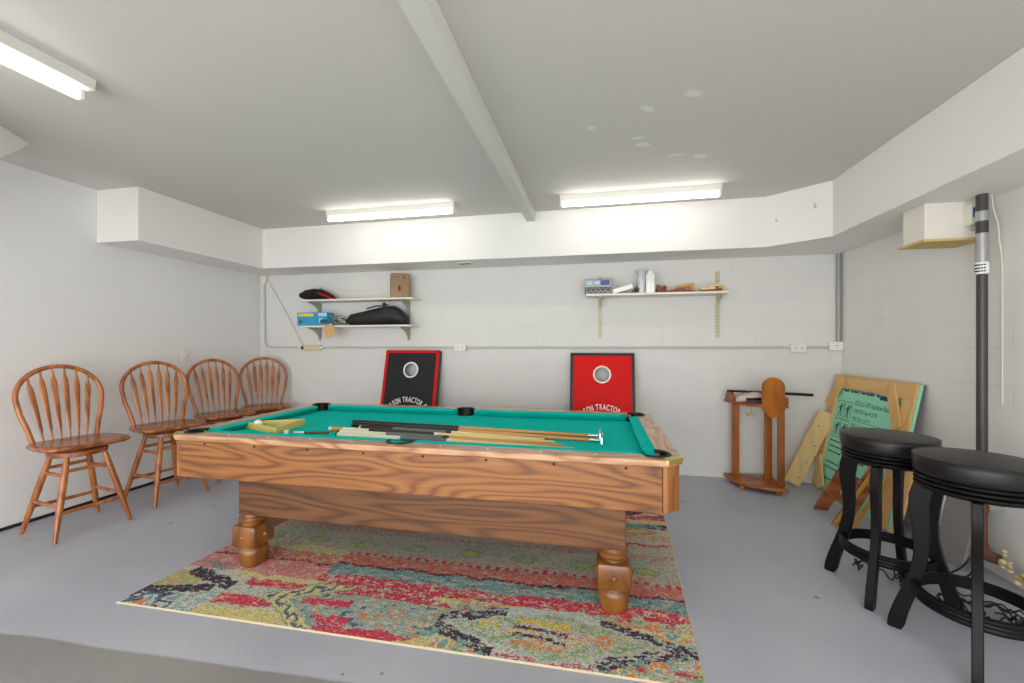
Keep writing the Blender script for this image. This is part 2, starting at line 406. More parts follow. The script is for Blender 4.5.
# sloping boxed-in end high on the left
a, b = Vector((-3.678, 2.07, 0)), Vector((-3.543, 1.855, 0)); d = (b-a).normalized(); nrm = Vector((-d.y, d.x, 0))
if nrm.x > 0: nrm = -nrm
w = MB(); L = .9; p0, p1 = a, a+d*L
P = [p0+Vector((0, 0, ZC-e)), p1+Vector((0, 0, ZC-e)), p1+Vector((0, 0, ZC-.79*L))]
Q = [p+nrm*.32 for p in P]
w.face(P); w.face(Q[::-1])
for i in range(3): w.face([P[i], P[(i+1) % 3], Q[(i+1) % 3], Q[i]])
bmesh.ops.remove_doubles(w.bm, verts=w.bm.verts, dist=1e-5)
struct(w, 'trim_3', M['soffit'])
# strip coloured dark as the shaded gap along the foot of the left wall, rough footing along the right wall
struct(MB().box((XL+.004, 1, .012), (.008, 7.1, .024)), 'gap_strip_left', plain('dark_gap', (24, 24, 26), .8))
fo = MB()
pts = []
ny = 60
for i in range(ny+1):
    y = .6+i*(2.62-.6)/ny
    k = min(1, (2.62-y)/.25)
    pts.append((y, (.10+.10*math.sin(i*.31)*.3+.05*random.random())*k+.03, (.16+.05*math.sin(i*.5+1)+.03*random.random())*k+.03))
rings = []
for y, wd, hh in pts:
    rings.append([fo.bm.verts.new(v) for v in ((XR-.002, y, .001), (XR-wd*1.2, y, .001), (XR-wd, y, hh*.55), (XR-wd*.45, y, hh*.85), (XR-.02, y, hh+.1), (XR-.002, y, hh+.12))])
for r0, r1 in zip(rings, rings[1:]):
    for k in range(5): fo.bm.faces.new((r0[k], r0[k+1], r1[k+1], r1[k]))
fo.bm.faces.new(rings[0]); fo.bm.faces.new(rings[-1])
struct(fo, 'baseboard_right', M['plaster'], smooth=60)

# ------------------------------------------------------------------ ceiling lights
def fluoro(cx, cy, along, label, L=1.34):
    t = thing('fluorescent_light', label, 'ceiling light', (cx, cy, ZC-.001), 0 if along == 'x' else PI/2, 'bare tube ceiling lights')
    body = MB(); body.prism([(-.055, 0), (-.045, -.05), (.045, -.05), (.055, 0)], (-L/2, L/2), Matrix(((0, 0, 1, 0), (1, 0, 0, 0), (0, 1, 0, 0), (0, 0, 0, 1))))
    body.build('housing', M['fixture'], t)
    for s in (-1, 1):
        h = MB(); h.box((s*(L/2-.012), -.03, -.072), (.022, .03, .05), bev=.004); h.build('lamp_holder', M['fixture'], t)
    tb = MB(); tb.tube([(-L/2+.024, -.03, -.082), (L/2-.024, -.03, -.082)], .0175, 16); tb.build('tube', M['tube'], t, smooth=50)
    return t
fluoro(-1.985, 3.76, 'x', 'lit tube light on the ceiling left of the beam, above the two-tier shelf')
fluoro(.335, 3.785, 'x', 'lit tube light on the ceiling right of the beam, above the single shelf')
t = fluoro(-2.525, .97, 'y', 'lit tube light running front to back, cut off by the left photo edge', 1.34)
t.rotation_euler.z = -PI/2
t = fluoro(.95, .55, 'y', 'added unseen tube light running front to back on the ceiling above the viewer')  # unseen fixture, added to brighten the right soffit and wall
fluoro(-.6, -1.1, 'x', 'added unseen tube light on the ceiling just inside the assumed doorway')  # out-of-view tube, added as fill for the room
fluoro(1.15, -1.0, 'y', 'added unseen tube light near the right end of the assumed doorway')  # unseen, added for more light from behind on the right
fluoro(-2.9, -1.0, 'y', 'added unseen tube light near the left end of the assumed doorway')  # unseen, added to even out the light on the left wall


# ------------------------------------------------------------------ rug
def rug():
    NX, NY = 420, 250
    LX, LY = 2.89, 1.76
    rnd = random.Random(3)
    # value noise
    def vn(seed):
        g = random.Random(seed); tab = [[g.random() for _ in range(64)] for _ in range(64)]
        def f(x, y):
            xi, yi = math.floor(x), math.floor(y); fx, fy = x-xi, y-yi
            fx = fx*fx*(3-2*fx); fy = fy*fy*(3-2*fy)
            A = tab[yi % 64][xi % 64]; B = tab[yi % 64][(xi+1) % 64]; C = tab[(yi+1) % 64][xi % 64]; D = tab[(yi+1) % 64][(xi+1) % 64]
            return (A*(1-fx)+B*fx)*(1-fy)+(C*(1-fx)+D*fx)*fy
        return f
    n1, n2, n3, n4 = vn(1), vn(2), vn(5), vn(9)
    CR = (206, 196, 168); GREY = (176, 176, 164); CRIM = (206, 40, 66); PINK = (218, 120, 118); CORAL = (214, 112, 88)
    TEAL = (110, 160, 160); BLUE = (56, 92, 118); DARK = (42, 34, 54); YEL = (218, 204, 128); LIME = (190, 196, 84); GREEN = (126, 162, 112)
    ORA = (222, 128, 70); PALE = (196, 208, 200); GOLD = (222, 196, 60)
    def mixc(a, b, t): return tuple(a[i]*(1-t)+b[i]*t for i in range(3))
    def col(u, v):
        x, y = u*LX, v*LY
        wob = (n1(x*9, y*9)-.5)*.02+(n2(x*40, y*12)-.5)*.012; vv = v+wob; uu = u+(n2(x*8, y*8)-.5)*.012
        sp = min(1, max(0, (.45*n3(x*38, y*70)+.55*n4(x*105, y*165)-.5)*1.75+.5)); sp2 = n4(x*28, y*60); big = n1(x*3+7, y*5)
        lowx = n2(x*2.2+3, y*14)
        c = mixc(GREY, CR, big)
        # --- bands beyond the medallions
        if vv > .215:
            if vv < .265: c = CRIM if sp < .62+.3*(lowx-.5) else (CR if sp2 > .5 else PINK)
            elif vv < .325: c = TEAL if sp < .62 else (GREY if sp2 < .6 else BLUE)
            elif vv < .338: c = DARK if sp < .6 else CRIM
            elif vv < .395: c = CORAL if sp < .68 else (GREY if sp2 > .5 else CRIM)
            elif vv < .41: c = CRIM if math.sin(x*110) > .1 else GREY
            elif vv < .56:
                c = mixc(GREY, CR, big)
                if sp > .78: c = TEAL
                k = (x % .36)-.18
                dd = math.hypot(k/.085, (vv-.475)/.03)
                if dd < 1: c = LIME if dd < .5 and sp < .7 else (mixc(GREEN, GREY, .3) if sp < .75 else GREY)
                if vv < .435 and sp > .6: c = CORAL
            elif vv < .575: c = PINK if math.sin(x*110) > 0 else GREY
            elif vv < .66: c = GREY if sp < .55 else (CORAL if lowx > .45 else CR)
            elif vv < .68: c = CRIM if sp < .55 else GREY
            elif vv < .76: c = CR if sp < .6 else (ORA if lowx > .5 else GREY)
            elif vv < .82:
                c = CR
                k = ((x+.1) % .5)-.25; dd = math.hypot(k/.16, (vv-.79)/.026)
                if dd < 1.0: c = YEL if dd < .55 else (ORA if dd < .8 else GREEN)
            elif vv < .865: c = DARK if sp < .5+.4*math.sin(x*9) else TEAL
            elif vv < .905: c = YEL if sp < .7 else CR
            elif vv < .945: c = CRIM if sp < .55 else PINK
            else:
                c = (TEAL, CR, ORA, DARK, CRIM)[int(n4(x*16, y*30)*4.99)]
        # left part of the upper bands is pinker
        if u < .30 and .215 < vv < .42:
            if vv < .30: c = PINK if sp < .75 else CR
            elif vv < .315: c = DARK if sp < .5 else CORAL
            elif vv < .38: c = CORAL if sp < .7 else CR
            else: c = YEL if sp < .6 else GREY
        if u < .10 and vv > .18 and vv < .26 and sp > .5: c = mixc(TEAL, DARK, .3)
        if vv <= .215:
            # right medallion
            dx, dy = abs(uu-.775), abs(vv-.105)
            D = dx/.185+dy/.105
            # left medallion
            d2 = abs(uu-.475)/.175+abs(vv-.115)/.175
            if D < 1:
                c = mixc(PALE, GREY, big)
                if D > .5 and D < .9 and sp > .42: c = GREEN if sp2 > .4 else mixc(GREEN, YEL, .5)
                if D < .45 and sp > .4: c = (YEL, ORA, PALE)[int(sp2*2.99)]
                if abs(uu-.76) < .045:
                    if abs(vv-.15) < .010: c = GOLD
                    if abs(vv-.118) < .006 and sp > .25: c = DARK
                    if abs(vv-.088) < .006 and sp > .25: c = DARK
                    if abs(vv-.058) < .008 and sp > .3: c = ORA
                if abs(uu-.675) < .018 and abs(vv-.125) < .02 and sp > .3: c = GOLD
                if abs(uu-.86) < .012 and abs(vv-.10) < .02 and sp > .35: c = ORA
            elif uu > .585 and D < 1.33:
                c = DARK if sp < .66 else GREY
                if D > 1.18 and sp2 > .62: c = TEAL
                if abs(uu-.775) < .075: c = (PALE, CRIM)[int(vv < .1 and sp > .55)]
            elif uu > .60:
                c = (TEAL, YEL, ORA, GREY, GREEN, CRIM)[int(n4(x*14, y*34)*5.99)]
                if sp > .75: c = PALE
            elif d2 < 1:
                c = TEAL if d2 > .86 else mixc(TEAL, GREY, .25+.5*sp2)
                if sp > .7: c = CR
                if sp2 < .2: c = ORA
                if sp2 > .84: c = BLUE
                st = int(vv/.034) % 2
                reach = .345+.018*abs(5-int(vv/.034))*.6
                if .325 < uu < reach+.055 and st == 1 and d2 < .9: c = CRIM if sp < .8 else PINK
                if vv > .165 and uu > .36 and sp < .62: c = CRIM
                if vv < .03 and uu > .36: c = CRIM if lowx > .42 else TEAL
            elif d2 < 1.36 and uu < .5:
                c = YEL if sp < .8 else CR
                tt = (d2-1)/.36; q = (uu-.28)*LX/.052; k = math.floor(q); fq = q-k
                if (k % 2 and .22 < tt < .42) or (not k % 2 and .58 < tt < .78) or (fq < .30 and .22 < tt < .78): c = BLUE if sp < .85 else YEL
                if tt > .93: c = mixc(BLUE, GREEN, .5)
                if tt < .08: c = TEAL
            else:
                c = mixc(CR, PALE, big)
                if sp > .74: c = TEAL
                if vv < .045 and u > .09: c = YEL if sp < .8 else mixc(YEL, GREEN, .6)
                if .055 < vv < .10 and .165 < uu < .285: c = CRIM if sp < .66 else (PINK if sp2 > .3 else CR)
                if .150 < vv < .19 and .175 < uu < .30: c = CRIM if sp < .55 else PINK
                if .19 < vv and uu > .13: c = YEL if sp < .7 else CR
                # dark zigzag at the left end
                z1 = abs((vv-.075)-(uu-.0)*.28); z2 = abs((vv-.19)+(uu-.05)*.55)
                if (z1 < .018 and uu < .13) or (z2 < .022 and .03 < uu < .16): c = DARK if sp < .85 else PALE
                elif uu < .085 and .085 < vv < .19: c = mixc(GREEN, YEL, .45) if sp < .7 else ORA
                elif uu < .10 and vv < .07:
                    c = (TEAL, PALE, BLUE, DARK, PALE)[int(n4(x*22, y*26)*4.99)]
                    if math.hypot((uu-.045)*LX, (vv-.018)*LY) < .03: c = ORA
                elif uu < .16 and vv < .12: c = PALE if sp < .6 else TEAL
        # worn pile
        if sp > .86: c = mixc(c, CR, .55)
        c = mixc(c, GREY, .12+.40*rnd.random()**2)
        f = .84+.24*rnd.random()
        return tuple(min(255, q*f) for q in c)
    me = bpy.data.meshes.new('rug')
    verts, faces, cols = [], [], []
    bw = .009
    for j in range(NY+1):
        for i in range(NX+1):
            u, v = i/NX, j/NY
            z = .007 if (0 < i < NX and 0 < j < NY) else .001
            verts.append((u*LX, v*LY, z))
    for j in range(NY):
        for i in range(NX):
            q = j*(NX+1)+i; faces.append((q, q+1, q+NX+2, q+NX+1))
            x, y = (i+.5)/NX, (j+.5)/NY
            if x*LX < bw or (1-x)*LX < bw or y*LY < bw or (1-y)*LY < bw: c = (204, 190, 160)
            else: c = col(x, y)
            cols.append(lin(*c))
    base = len(verts)
    verts += [(0, 0, 0.0005), (LX, 0, .0005), (LX, LY, .0005), (0, LY, .0005)]; faces.append((base+3, base+2, base+1, base)); cols.append(lin(190, 180, 160))
    me.from_pydata(verts, [], faces)
    at = me.attributes.new('pile', 'FLOAT_COLOR', 'FACE')
    at.data.foreach_set('color', [x for c in cols for x in c])
    m, n, l, b = nt('woven_rug')
    an = n.new('ShaderNodeAttribute'); an.attribute_name = 'pile'
    l.new(an.outputs['Color'], b.inputs['Base Color']); b.inputs['Roughness'].default_value = .95; b.inputs['Specular IOR Level'].default_value = .1
    me.materials.append(m)
    o = bpy.data.objects.new('rug', me); COL.objects.link(o)
    o.location = (-2.470, 1.722, 0)
    # shear of a rug that does not lie square to the walls
    o.rotation_euler.z = R(.5)
    for vtx in me.vertices: vtx.co.x += vtx.co.y*.062
    tag(o, 'worn multicoloured patterned area rug lying under the pool table', 'rug')
rug()

# ------------------------------------------------------------------ pool table
TX0, TX1, TY0, TY1 = -2.54, .392, 2.03, 3.44
ZR0, ZR, ZB = .782, .815, .769
def pool_table():
    cx, cy = (TX0+TX1)/2, (TY0+TY1)/2
    t = thing('pool_table', 'oak pool table with green felt standing on the patterned rug', 'pool table', (cx, cy, .008))
    hx, hy = (TX1-TX0)/2, (TY1-TY0)/2
    dz = -.008
    ch = .075; p = .118; pr = .064; inn = .108
    def T(fl):  # fl = (flip) matrices taking rail-local (a along, b inward) to table-local
        return fl
    def arc(c, r, a0, a1, n=12): return [(c[0]+r*math.cos(a0+(a1-a0)*i/n), c[1]+r*math.sin(a0+(a1-a0)*i/n)) for i in range(n+1)]
    def rail_poly(Lh, mid):
        # a from -Lh to Lh, b from 0 inward
        cR = (Lh-p, p)
        aR = math.asin((inn-p)/pr)
        pts = [(-Lh+ch, 0), (Lh-ch, 0), (Lh-ch/2, ch/2)]
        pts += arc(cR, pr, -PI/4, -(PI-aR*-1) if False else -PI-aR*1, 14)
        if mid: pts += arc((0, inn+.015), .068, -.22, -PI+.22, 14)
        cL = (-Lh+p, p)
        pts += [(-x, y) for x, y in reversed(arc(cR, pr, -PI/4, -PI-aR, 14))]
        pts += [(-Lh+ch/2, ch/2)]
        return pts
    near = Matrix.Translation((0, -hy, 0)); far = Matrix.Translation((0, hy, 0)) @ Matrix.Rotation(PI, 4, 'Z')
    right = Matrix.Translation((hx, 0, 0)) @ Matrix.Rotation(PI/2, 4, 'Z'); left = Matrix.Translation((-hx, 0, 0)) @ Matrix.Rotation(-PI/2, 4, 'Z')
    sides = ((near, hx, True, 'rail'), (far, hx, True, 'rail'), (right, hy, False, 'rail_end'), (left, hy, False, 'rail_end'))
    for Mx, Lh, mid, mt in sides:
        m = MB(); m.prism(rail_poly(Lh, mid), (ZR0+dz, ZR+dz), Mx)
        ro = m.build('rail', M[mt], t, smooth=30, bevel=.006)
        for k in ((-.78, -.58, -.38, -.19, .19, .38, .58, .78) if mid else (-.42, 0, .42)):
            s = MB(); s.lathe([(0, 0), (.006, 0), (.006, .0012), (0, .0012)], 10, Mx @ Matrix.Translation((k*Lh*.93, .055, ZR+dz)))
            s.build('sight', M['ivory'], ro)
    # cushions
    def cushion(Mx, a0, a1, e0, e1):
        m = MB()
        b0, b1 = inn-.004, inn+.062
        sec = ((b0, ZB+.0015), (b0, ZR-.001), (b1-.012, ZR+.001), (b1, ZR-.005), (b1, ZR-.010), (b1-.040, ZB+.0015))
        def ring(a, ee): return [m.bm.verts.new(Mx @ Vector((a+ee*(bb-b0), bb, z+dz))) for bb, z in sec]
        A, B = ring(a0, e0), ring(a1, -e1)
        n = len(sec)
        for i in range(n): m.bm.faces.new((A[i], A[(i+1) % n], B[(i+1) % n], B[i]))
        m.bm.faces.new(A[::-1]); m.bm.faces.new(B)
        m.build('cushion', M['felt'], t, smooth=25)
    for Mx in (near, far):
        cushion(Mx, -hx+p+pr-.004, -.068, .85, .35); cushion(Mx, .068, hx-p-pr+.004, .35, .85)
    for Mx in (right, left): cushion(Mx, -hy+p+pr-.004, hy-p-pr+.004, .85, .85)
    # bed with notches for the pockets
    bx, by = hx-inn+.002, hy-inn+.002; q = .088
    poly = []
    def corner(sx, sy):
        c = [(sx*(bx-q), sy*by), (sx*(bx-q*.9), sy*(by-q*.55)), (sx*(bx-q*.55), sy*(by-q*.9)), (sx*bx, sy*(by-q))]
        return c
    c1 = corner(1, -1); c2 = corner(1, 1)[::-1]; c3 = corner(-1, 1); c4 = corner(-1, -1)[::-1]
    mid_n = [(-.07, -by), (-.055, -by+.055), (.055, -by+.055), (.07, -by)]
    mid_f = [(.07, by), (.055, by-.055), (-.055, by-.055), (-.07, by)]
    poly = mid_n+c1+c2+mid_f+c3+c4
    MB().prism(poly, (ZB-.03+dz, ZB+dz)).build('playing_surface', M['felt'], t)
    # pockets
    for (x, y) in ((hx-p, -hy+p), (hx-p, hy-p), (-hx+p, -hy+p), (-hx+p, hy-p), (0, -hy+inn+.015), (0, hy-inn-.015)):
        r0 = pr if x else .068
        Mx = Matrix.Translation((x, y, dz))
        m = MB(); m.lathe([(0, ZB-.11), (r0*.7, ZB-.1), (r0*.95, ZB-.05), (r0-.002, ZR-.03)], 24, Mx)
        ang0 = math.atan2(y, x) if x else (-PI/2 if y < 0 else PI/2)
        wl = [(m.bm.verts.new((x+(r0-.001)*math.cos(ang0+s_*.14), y+(r0-.001)*math.sin(ang0+s_*.14), ZB-.04+dz)), m.bm.verts.new((x+(r0-.001)*math.cos(ang0+s_*.14), y+(r0-.001)*math.sin(ang0+s_*.14), ZR-.002+dz))) for s_ in range(-11, 12)]
        for a_, b_ in zip(wl, wl[1:]): m.bm.faces.new((a_[0], b_[0], b_[1], a_[1]))
        po = m.build('pocket', M['black'], t, smooth=60)
        # rim iron, open towards the bed
        ang = math.atan2(y, x) if x else (-PI/2 if y < 0 else PI/2)
        sp = 1.95 if x else 1.45
        m = MB(); pts = [(x+(r0+.003)*math.cos(ang+s*sp/14), y+(r0+.003)*math.sin(ang+s*sp/14), ZR-.001+dz) for s in range(-14, 15)]
        m.tube(pts, .0095, 8); m.build('rim', M['black'], po, smooth=60)
    # brass corner caps
    for sx in (1, -1):
        for sy in (1, -1):
            m = MB()
            pts = [(sx*(hx+.003), sy*(hy-ch-.012)), (sx*(hx+.003), sy*(hy-ch+.003)), (sx*(hx-ch+.003), sy*(hy+.003)), (sx*(hx-ch-.012), sy*(hy+.003)), (sx*(hx-ch-.018), sy*(hy-.05)), (sx*(hx-.05), sy*(hy-ch-.018))]
            if sx*sy < 0: pts = pts[::-1]
            m.prism(pts, (ZR-.02+dz, ZR+.003+dz)); m.build('corner_cap', M['brass'], t, bevel=.003)
    # aprons
    ax, ay = hx-.014, hy-.014; z0, z1 = .565+dz, ZR0-.001+dz; ca = .085
    def panel(p0, p1, th, mat, nm, bev=.003):
        m = MB(); a, b = Vector((*p0, 0)), Vector((*p1, 0)); d = (b-a).normalized(); nn = Vector((-d.y, d.x, 0))*th
        m.prism([a[:2], b[:2], (b+nn)[:2], (a+nn)[:2]], (z0, z1)); return m.build(nm, M[mat], t, bevel=bev)
    f = panel((-ax+ca, -ay), (ax-ca, -ay), .022, 'oak', 'apron')
    for k in (-.87, -.62, -.37, -.12, .13, .38, .63, .88):
        h = MB(); h.lathe([(0, 0), (.007, 0), (.005, .004), (0, .004)], 10, Matrix.Translation((k*(ax-ca), -ay, z1-.014)) @ Matrix.Rotation(PI/2, 4, 'X')); h.build('screw', M['hole'], f)
    panel((ax, -ay+ca), (ax, ay-ca), .022, 'oak_end', 'apron'); panel((ax-ca, ay), (-ax+ca, ay), .022, 'oak', 'apron'); panel((-ax, ay-ca), (-ax, -ay+ca), .022, 'oak_end', 'apron')
    for sx in (1, -1):
        for sy in (1, -1):
            pts = [(sx*(ax), sy*(ay-ca+.002)), (sx*ax, sy*(ay-.062)), (sx*(ax-.062), sy*ay), (sx*(ax-ca+.002), sy*ay), (sx*(ax-ca+.002), sy*(ay-.03)), (sx*(ax-.03), sy*(ay-ca+.002))]
            if sx*sy < 0: pts = pts[::-1]
            MB().prism(pts, (z0, z1)).build('corner_post', M['oak_post'], t, bevel=.003)
    # cabinet below the bed
    bxl, bxr, byf, byb = -2.125-cx, .135-cx, 2.14-cy, 3.33-cy
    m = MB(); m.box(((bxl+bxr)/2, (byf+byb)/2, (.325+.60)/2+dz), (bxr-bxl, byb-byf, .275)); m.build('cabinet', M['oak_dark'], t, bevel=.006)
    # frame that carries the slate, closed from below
    m = MB(); m.box((0, 0, .66+dz), (2*ax-.06, 2*ay-.06, .16)); m.build('slate_frame', M['hole'], t)
    # legs: turned foot, square block, collar
    prof = [(0, 0), (.062, 0), (.068, .006), (.075, .04), (.080, .075), (.079, .098), (.070, .108), (.066, .116), (.072, .122)]
    prof2 = [(.072, .258), (.064, .264), (.062, .270), (.074, .277), (.079, .288), (.077, .304), (.068, .312), (.066, .328), (0, .328)]
    for lx, ly in ((-2.08, 2.205), (.078, 2.205), (-2.08, 3.26), (.078, 3.26)):
        m = MB(); m.lathe(prof, 28, Matrix.Translation((lx-cx, ly-cy, 0))); m.lathe(prof2, 28, Matrix.Translation((lx-cx, ly-cy, -.008)))
        m.box((lx-cx, ly-cy, .187), (.172, .172, .138), bev=.026)
        for dd in ((0, -1), (1, 0), (-1, 0), (0, 1)):
            m.sphere((lx-cx+dd[0]*.082, ly-cy+dd[1]*.078, .187), .018, 12, (1, 1, 1))
        m.build('leg', M['leg'], t, smooth=40)
        if lx > -1: continue
        m = MB(); sx = 1
        m.prism([(.07, .21), (.11, .21), (.28, .31), (.28, .322), (.07, .322)], (-.04, .04), Matrix.Translation((lx-cx, ly-cy+.05, -.002)) @ Matrix(((sx, 0, 0, 0), (0, 0, 1, 0), (0, 1, 0, 0), (0, 0, 0, 1))))
        m.build('brace', M['swivel'], t)
    m = MB(); m.box((0, -hy+.028, ZR+dz+.001), (.035, .03, .002)); m.build('maker_plate', M['brass'], t)
pool_table()

# things lying on the bed
ZBT = ZB+.0005
def cue(name, label, a, b, spec, cat='pool cue', group=None):
    """a,b: (x,y) of butt end and tip; spec: list of (part, material, t0, t1, r0, r1)"""
    a, b = Vector((*a[:2], 0)), Vector((*b[:2], 0)); L = (b-a).length
    ra = max(spec[0][4], .002)
    zoff = a.z
    t = thing(name, label, cat, (a.x, a.y, ZBT), math.atan2(b.y-a.y, b.x-a.x), group)
    for part, mt, t0, t1, r0, r1 in spec:
        m = MB(); m.tube([(t0*L, 0, r0+.0002), (t1*L, 0, r1+.0002)], [r0, r1], 14)
        m.build(part, M[mt], t, smooth=50)
    return t, L
# two mechanical bridges with dark butts
for (a, b, lab, ang) in (((-1.74, 2.745), (.00, 2.665), 'bridge stick with black butt, upper of the two with chrome heads on the felt', .5),
                         ((-1.70, 2.675), (.01, 2.545), 'bridge stick with black butt, lower of the two with chrome heads on the felt', -.3)):
    t, L = cue('bridge_stick', lab, a, b, (('butt', 'cueblack', 0, .47, .018, .0155), ('shaft', 'cuewood', .47, .965, .0145, .0105), ('ferrule', 'chrome', .965, 1.0, .0115, .0115)), 'bridge stick', 'bridge sticks on the pool table')
    h = MB()
    h.box((L+.012, 0, .03), (.012, .03, .03), bev=.003)
    pts = [(-.055, .0), (-.048, .034), (-.030, .05), (-.02, .038), (-.008, .056), (.008, .056), (.02, .038), (.03, .05), (.048, .034), (.055, 0), (.03, .006), (.02, .022), (-.02, .022), (-.03, .006)]
    h.prism(pts[::-1], (-.004, .004), Matrix.Translation((L+.014, 0, .001)) @ Matrix(((0, 0, 1, 0), (1, 0, 0, 0), (0, 1, 0, 0), (0, 0, 0, 1))))
    h.build('bridge_head', M['chrome'], t, smooth=30)
G = 'pool cues bunched on the near side of the felt'
cue('pool_cue', 'pool cue with ivory butt and pale maple shaft, nearest the near cushion', (-1.62, 2.365), (-.13, 2.335), (('bumper', 'black', 0, .008, .0135, .0135), ('butt', 'cueivory', .008, .30, .0135, .013), ('wrap', 'cuewrap', .30, .50, .0145, .013), ('collar', 'cueivory', .50, .52, .013, .0128), ('shaft', 'cuemaple', .52, 1, .0128, .0065)), group=G)
cue('pool_cue', 'pool cue with ivory butt and grey wrap, second from the near cushion', (-1.66, 2.445), (-.20, 2.40), (('bumper', 'black', 0, .01, .0135, .0135), ('butt', 'cueivory', .01, .24, .0135, .013), ('wrap', 'cuewrap', .24, .50, .0145, .013), ('collar', 'black', .50, .53, .013, .0128), ('shaft', 'cuewood', .53, 1, .0128, .0065)), group=G)
cue('pool_cue', 'pool cue with amber band and dark wrap, third from the near cushion', (-1.78, 2.525), (-.25, 2.47), (('bumper', 'cueivory', 0, .015, .0135, .0135), ('butt', 'amber', .015, .07, .0135, .0134), ('sleeve', 'cueivory', .07, .2, .0134, .013), ('wrap', 'cueblack', .2, .5, .0145, .013), ('collar', 'cueivory', .5, .52, .013, .0128), ('shaft', 'cuemaple', .52, 1, .0128, .0065)), group=G)
cue('pool_cue', 'pool cue with black and grey butt beside the bridge sticks', (-1.60, 2.60), (-.32, 2.525), (('bumper', 'cueivory', 0, .01, .0135, .0135), ('butt', 'cueblack', .01, .2, .0135, .013), ('wrap', 'cuewrap', .2, .5, .0145, .013), ('collar', 'black', .5, .53, .013, .0128), ('shaft', 'cuemaple', .53, 1, .0128, .0065)), group=G)
cue('pool_cue', 'short thin brown pool cue with a white tip pointing to the triangle', (-1.72, 2.43), (-1.95, 2.395), (('butt', 'brown', 0, .7, .0085, .007), ('ferrule', 'ivory', .7, 1, .007, .0065)), group=G)
single(MB().box((-1.985, 2.37, ZBT+.0125), (.025, .025, .024), Matrix.Rotation(.3, 3, 'Z'), bev=.003), 'chalk_cube', M['white'], 'small white chalk cube on the felt by the triangle', 'chalk', (-1.985, 2.37, ZBT))
# triangle rack
tri = MB()
def rounded(P, r=.028, n=5):
    out = []
    for i in range(len(P)):
        a, b, c = P[i-1], P[i], P[(i+1) % len(P)]
        u = (a-b).normalized(); v = (c-b).normalized()
        for k in range(n+1):
            s = k/n; out.append((b+u*r)*(1-s)**2+b*2*s*(1-s)+(b+v*r)*s**2)
    return out
P3 = [Vector((-2.45, 2.50, 0)), Vector((-2.05, 2.345, 0)), Vector((-2.09, 2.70, 0))]
cen = sum(P3, Vector())/3
outer = rounded(P3); inner = rounded([cen+(p-cen)*.84 for p in P3], .02)
h0, h1 = ZBT, ZBT+.04
for A, B, za, zb in ((outer, outer, h0, h1), (inner, inner, h0, h1), (outer, inner, h1, h1), (outer, inner, h0, h0)):
    for i in range(len(A)):
        j = (i+1) % len(A)
        if A is B: tri.face([A[i]+Vector((0, 0, za)), A[j]+Vector((0, 0, za)), A[j]+Vector((0, 0, zb)), A[i]+Vector((0, 0, zb))])
        else: tri.face([A[i]+Vector((0, 0, za)), A[j]+Vector((0, 0, za)), B[j]+Vector((0, 0, za)), B[i]+Vector((0, 0, za))])
bmesh.ops.remove_doubles(tri.bm, verts=tri.bm.verts, dist=1e-5)
single(tri, 'ball_triangle', M['tri'], 'yellow plastic triangle rack lying on the green felt', 'triangle rack', (cen.x, cen.y, ZBT))
single(MB().sphere((-2.30, 2.478, ZBT+.031), .031, 28), 'cue_ball', M['ball'], 'white cue ball inside the yellow triangle', 'ball', (-2.30, 2.478, ZBT), smooth=60)

# ------------------------------------------------------------------ swivel chairs
def make_chair(label):
    t = thing('swivel_chair', label, 'chair', (0, 0, 0), 0, 'wooden swivel counter chairs along the left wall')
    # local frame: chair faces +x; legs
    def legp(sx, sy, z):
        k = (.60-z)/.60; return Vector((sx*(.095+.12*k), sy*(.095+.118*k), z))
    for sx in (1, -1):
        for sy in (1, -1):
            zs = [0, .05, .16, .3, .44, .53, .556]; rs = [.0125, .0145, .0185, .0205, .020, .0165, .015]
            m = MB(); m.tube([legp(sx, sy, z) for z in zs], rs, 12); m.build('leg', M['chair'], t, smooth=50)
    def st(a, b):
        m = MB(); d = b-a; m.tube([a+d*s for s in (0, .12, .5, .88, 1)], [.009, .0115, .0135, .0115, .009], 10); m.build('stretcher', M['chair'], t, smooth=50)
    for s in (1, -1):
        st(legp(s, -1, .185), legp(s, 1, .185)); st(legp(-1, s, .225), legp(1, s, .225))
        st(legp(s, -1, .455), legp(s, 1, .455)); st(legp(-1, s, .425), legp(1, s, .425))
    m = MB(); m.lathe([(0, .548), (.158, .548), (.164, .553), (.164, .582), (.158, .587), (0, .587)], 32); m.build('swivel_base', M['chair_seat'], t, smooth=40)
    m = MB(); m.lathe([(0, .585), (.135, .585), (.135, .616), (0, .616)], 32); m.build('swivel_plate', M['swivel'], t, smooth=40)
    return t
